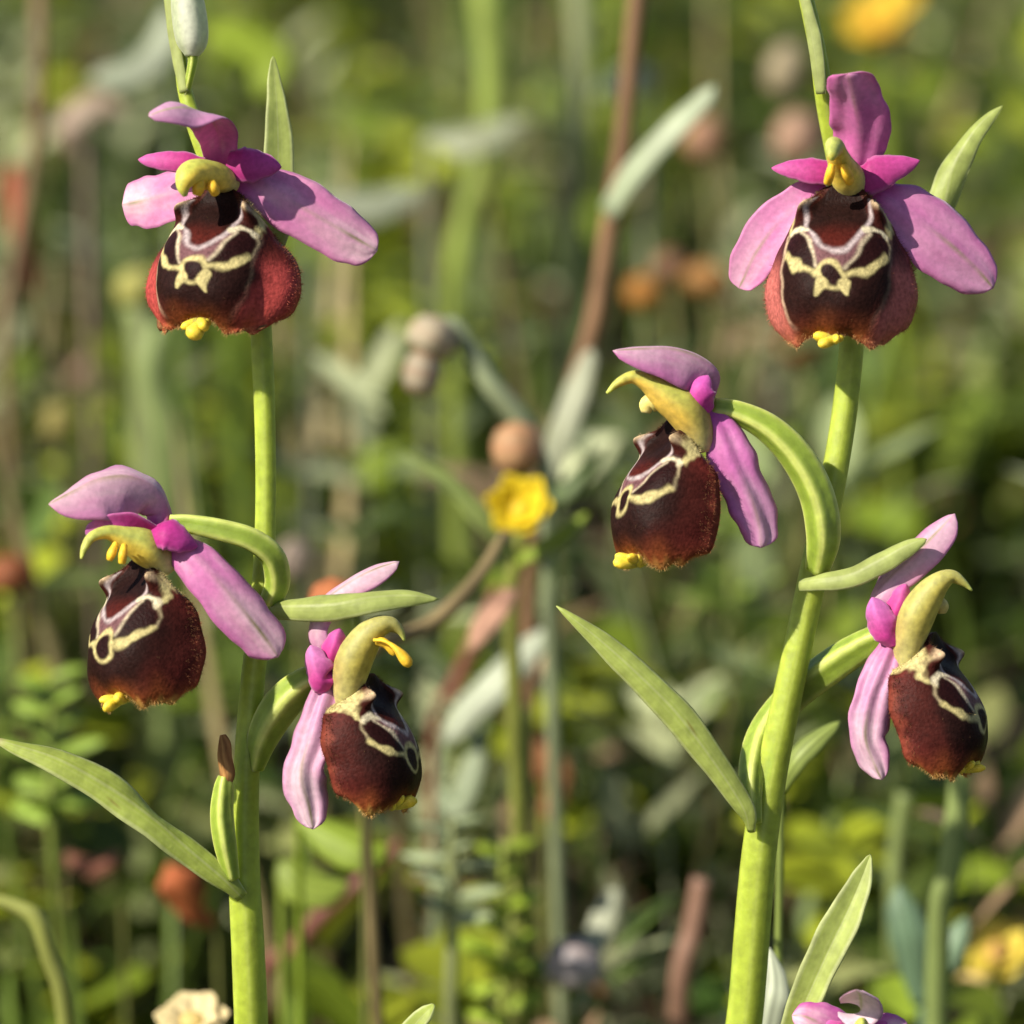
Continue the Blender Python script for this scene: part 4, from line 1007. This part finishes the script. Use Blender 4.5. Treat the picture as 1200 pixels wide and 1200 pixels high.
# ------------------------------------------------------------------ uncountable undergrowth
def leaf_mass(name, label, base, direc, nrm, L, W, curl, col, mat, shape='ovate', fold=0.2):
    """numpy batch of small real leaves (bent, folded along the rib)"""
    n = len(base)
    if shape == 'ovate':
        vs_ = np.array([0, .25, .55, .82, 1.0]); wv = np.array([.12, .8, 1.0, .66, .05])
    elif shape == 'round':
        vs_ = np.array([0, .25, .55, .85, 1.0]); wv = np.array([.1, .7, 1.0, .9, .35])
    else:
        vs_ = np.array([0, .3, .6, .85, 1.0]); wv = np.array([.8, 1.0, .8, .45, .03])
    us = np.array([-1, 0, 1.0])
    T = unit(direc); N = unit(nrm - T * np.sum(nrm * T, 1, keepdims=True)); S = np.cross(T, N)
    vv = vs_[None, :, None, None]; uu = us[None, None, :, None]; ww = wv[None, :, None, None]
    L_ = L[:, None, None, None]; W_ = W[:, None, None, None]; cu = curl[:, None, None, None]
    bx = base[:, None, None, :] + T[:, None, None] * (vv * L_) + S[:, None, None] * (uu * ww * W_ * .5) + N[:, None, None] * (-cu * L_ * vv ** 2 + fold * np.abs(uu) * ww * W_ * .5)
    V = bx.reshape(-1, 3)
    C = np.repeat(col, 15, 0) * (1 + .25 * np.tile((np.abs(np.tile(us, 5)) < .5), n)[:, None])
    i, j = np.meshgrid(np.arange(4), np.arange(2), indexing='ij')
    q = (i * 3 + j).ravel()
    f = np.stack([q, q + 1, q + 4, q + 3], -1)
    Fa = (np.arange(n)[:, None, None] * 15 + f[None]).reshape(-1, 4)
    o = build(name, V, [Fa], C, mat)
    o['kind'] = 'stuff'; o['label'] = label
    return o


def spread_xy(n, y0, y1, half0=.28, grow=.45, pw=1.0):
    y = y0 + (y1 - y0) * rng.random(n) ** pw
    x = (rng.random(n) * 2 - 1) * (half0 + grow * np.maximum(y, 0))
    return x, y


def patch(x, y, k, s):
    """smooth clumping 0..1"""
    r = np.random.default_rng(s); v = 0
    for i in range(5):
        a = r.uniform(0, 6.28); f_ = k * r.uniform(.6, 1.8)
        v = v + np.sin((x * math.cos(a) + y * math.sin(a)) * f_ + r.uniform(0, 6.28))
    return np.clip(.5 + v / 5, 0, 1)


def herbs(name, label, nplants, per, y0, y1, hmin, hmax, Lr, Wr, cols, shape, mat=M_HERB, seed=0, upk=.5, stems=True, fold=.2, front=.0):
    x, y = spread_xy(nplants, y0, y1, pw=1.25)
    keep = patch(x, y, 45, seed) > .46
    x, y = x[keep], y[keep]; npl = len(x)
    h = rng.uniform(hmin, hmax, npl) * (.7 + .6 * patch(x, y, 22, seed + 1))
    h = np.minimum(h, np.where(y < .16, .022 + .30 * np.maximum(y + .02, 0), 9))
    ci = rng.choice(len(cols), npl, p=[c[1] for c in cols])
    pc = np.array([c[0] for c in cols])[ci] * rng.uniform(.7, 1.3, (npl, 1))
    lean = rng.normal(0, .22, (npl, 2))
    idx = np.repeat(np.arange(npl), per)
    k = rng.uniform(.12, 1.0, len(idx))
    b = np.stack([x[idx] + lean[idx, 0] * h[idx] * k, y[idx] + lean[idx, 1] * h[idx] * k, gz(x[idx], y[idx]) + h[idx] * k], 1)
    a = rng.uniform(0, 2 * math.pi, len(idx))
    up = rng.normal(upk, .35, len(idx))
    dr = unit(np.stack([np.cos(a), np.sin(a), up], 1))
    nr = np.stack([-np.cos(a) * up * .8, -np.sin(a) * up * .8, np.ones(len(idx))], 1) + rng.normal(0, .25, (len(idx), 3))
    L = rng.uniform(*Lr, len(idx)); W = rng.uniform(*Wr, len(idx))
    cl = pc[idx] * rng.uniform(.75, 1.25, (len(idx), 1))
    leaf_mass(name, label, b, dr, nr, L, W, rng.uniform(-.1, .5, len(idx)), cl, mat, shape, fold)
    if stems:
        # slender stems carry the leaves: upright strips with a folded section
        sb = np.stack([x, y, gz(x, y)], 1)
        sd = np.stack([lean[:, 0], lean[:, 1], np.ones(npl)], 1)
        ang = rng.uniform(0, 6.28, npl)
        leaf_mass(name.replace('leaves', 'stems') if 'leaves' in name else name + '_stems', label.replace('leaves', 'stems'), sb, sd, np.stack([np.cos(ang), np.sin(ang), 0 * ang], 1), h * 1.05, np.full(npl, .0008), np.zeros(npl), pc * .9 + .02, mat, 'blade', fold=.8)


herbs('clover_leaves', 'countless small green clover leaves covering the meadow', 5000, 10, .035, 1.7, .025, .085, (.007, .014), (.007, .013),
      [((.13, .18, .015), .36), ((.26, .30, .02), .30), ((.06, .09, .015), .20), ((.26, .28, .10), .14)], 'round', seed=1)
herbs('herb_leaves', 'countless narrow grey-green herb leaves in the meadow', 2600, 9, .04, 1.7, .03, .095, (.008, .017), (.0035, .007),
      [((.17, .21, .09), .36), ((.36, .39, .22), .32), ((.09, .14, .03), .20), ((.30, .20, .12), .12)], 'ovate', seed=5, upk=.7)
herbs('low_leaves', 'countless dark green low leaves over the soil', 4600, 5, -.12, 1.7, .006, .03, (.008, .016), (.006, .011),
      [((.05, .10, .02), .5), ((.08, .13, .03), .3), ((.10, .08, .03), .2)], 'ovate', seed=9, stems=False, upk=.2)
n = 4400
x, y = spread_xy(n, -.1, 1.7, pw=1.2)
hh = rng.uniform(.03, .11, n) * (.6 + .7 * patch(x, y, 17, 33))
hh = np.minimum(hh, np.where(y < .16, .022 + .30 * np.maximum(y + .02, 0), 9))
a = rng.uniform(0, 6.28, n)
cg = np.where(rng.random((n, 1)) < .8, np.array([[.12, .18, .03]]), np.array([[.30, .24, .12]])) * rng.uniform(.6, 1.4, (n, 1))
leaf_mass('grass', 'countless thin grass blades in the meadow', np.stack([x, y, gz(x, y)], 1), np.stack([np.cos(a) * .45, np.sin(a) * .45, np.ones(n)], 1), np.stack([-np.cos(a), -np.sin(a), .4 + 0 * a], 1), hh, rng.uniform(.0012, .003, n), rng.uniform(-.4, .1, n), cg, M_HERB, 'blade', .4)
n = 8000
x, y = spread_xy(n, -.15, 1.7, pw=1.2)
a = rng.uniform(0, 6.28, n)
cl = np.array([[.20, .13, .07], [.13, .07, .04], [.28, .20, .12], [.22, .08, .04]])[rng.integers(0, 4, n)] * rng.uniform(.6, 1.3, (n, 1))
leaf_mass('leaf_litter', 'countless dry brown leaf scraps lying on the soil', np.stack([x, y, gz(x, y) + .003], 1), np.stack([np.cos(a), np.sin(a), rng.normal(.1, .3, n)], 1), np.stack([0 * a, 0 * a, 1 + 0 * a], 1) + rng.normal(0, .3, (n, 3)), rng.uniform(.006, .02, n), rng.uniform(.002, .008, n), rng.uniform(-.4, .4, n), cl, M_DRY, 'ovate', .3)
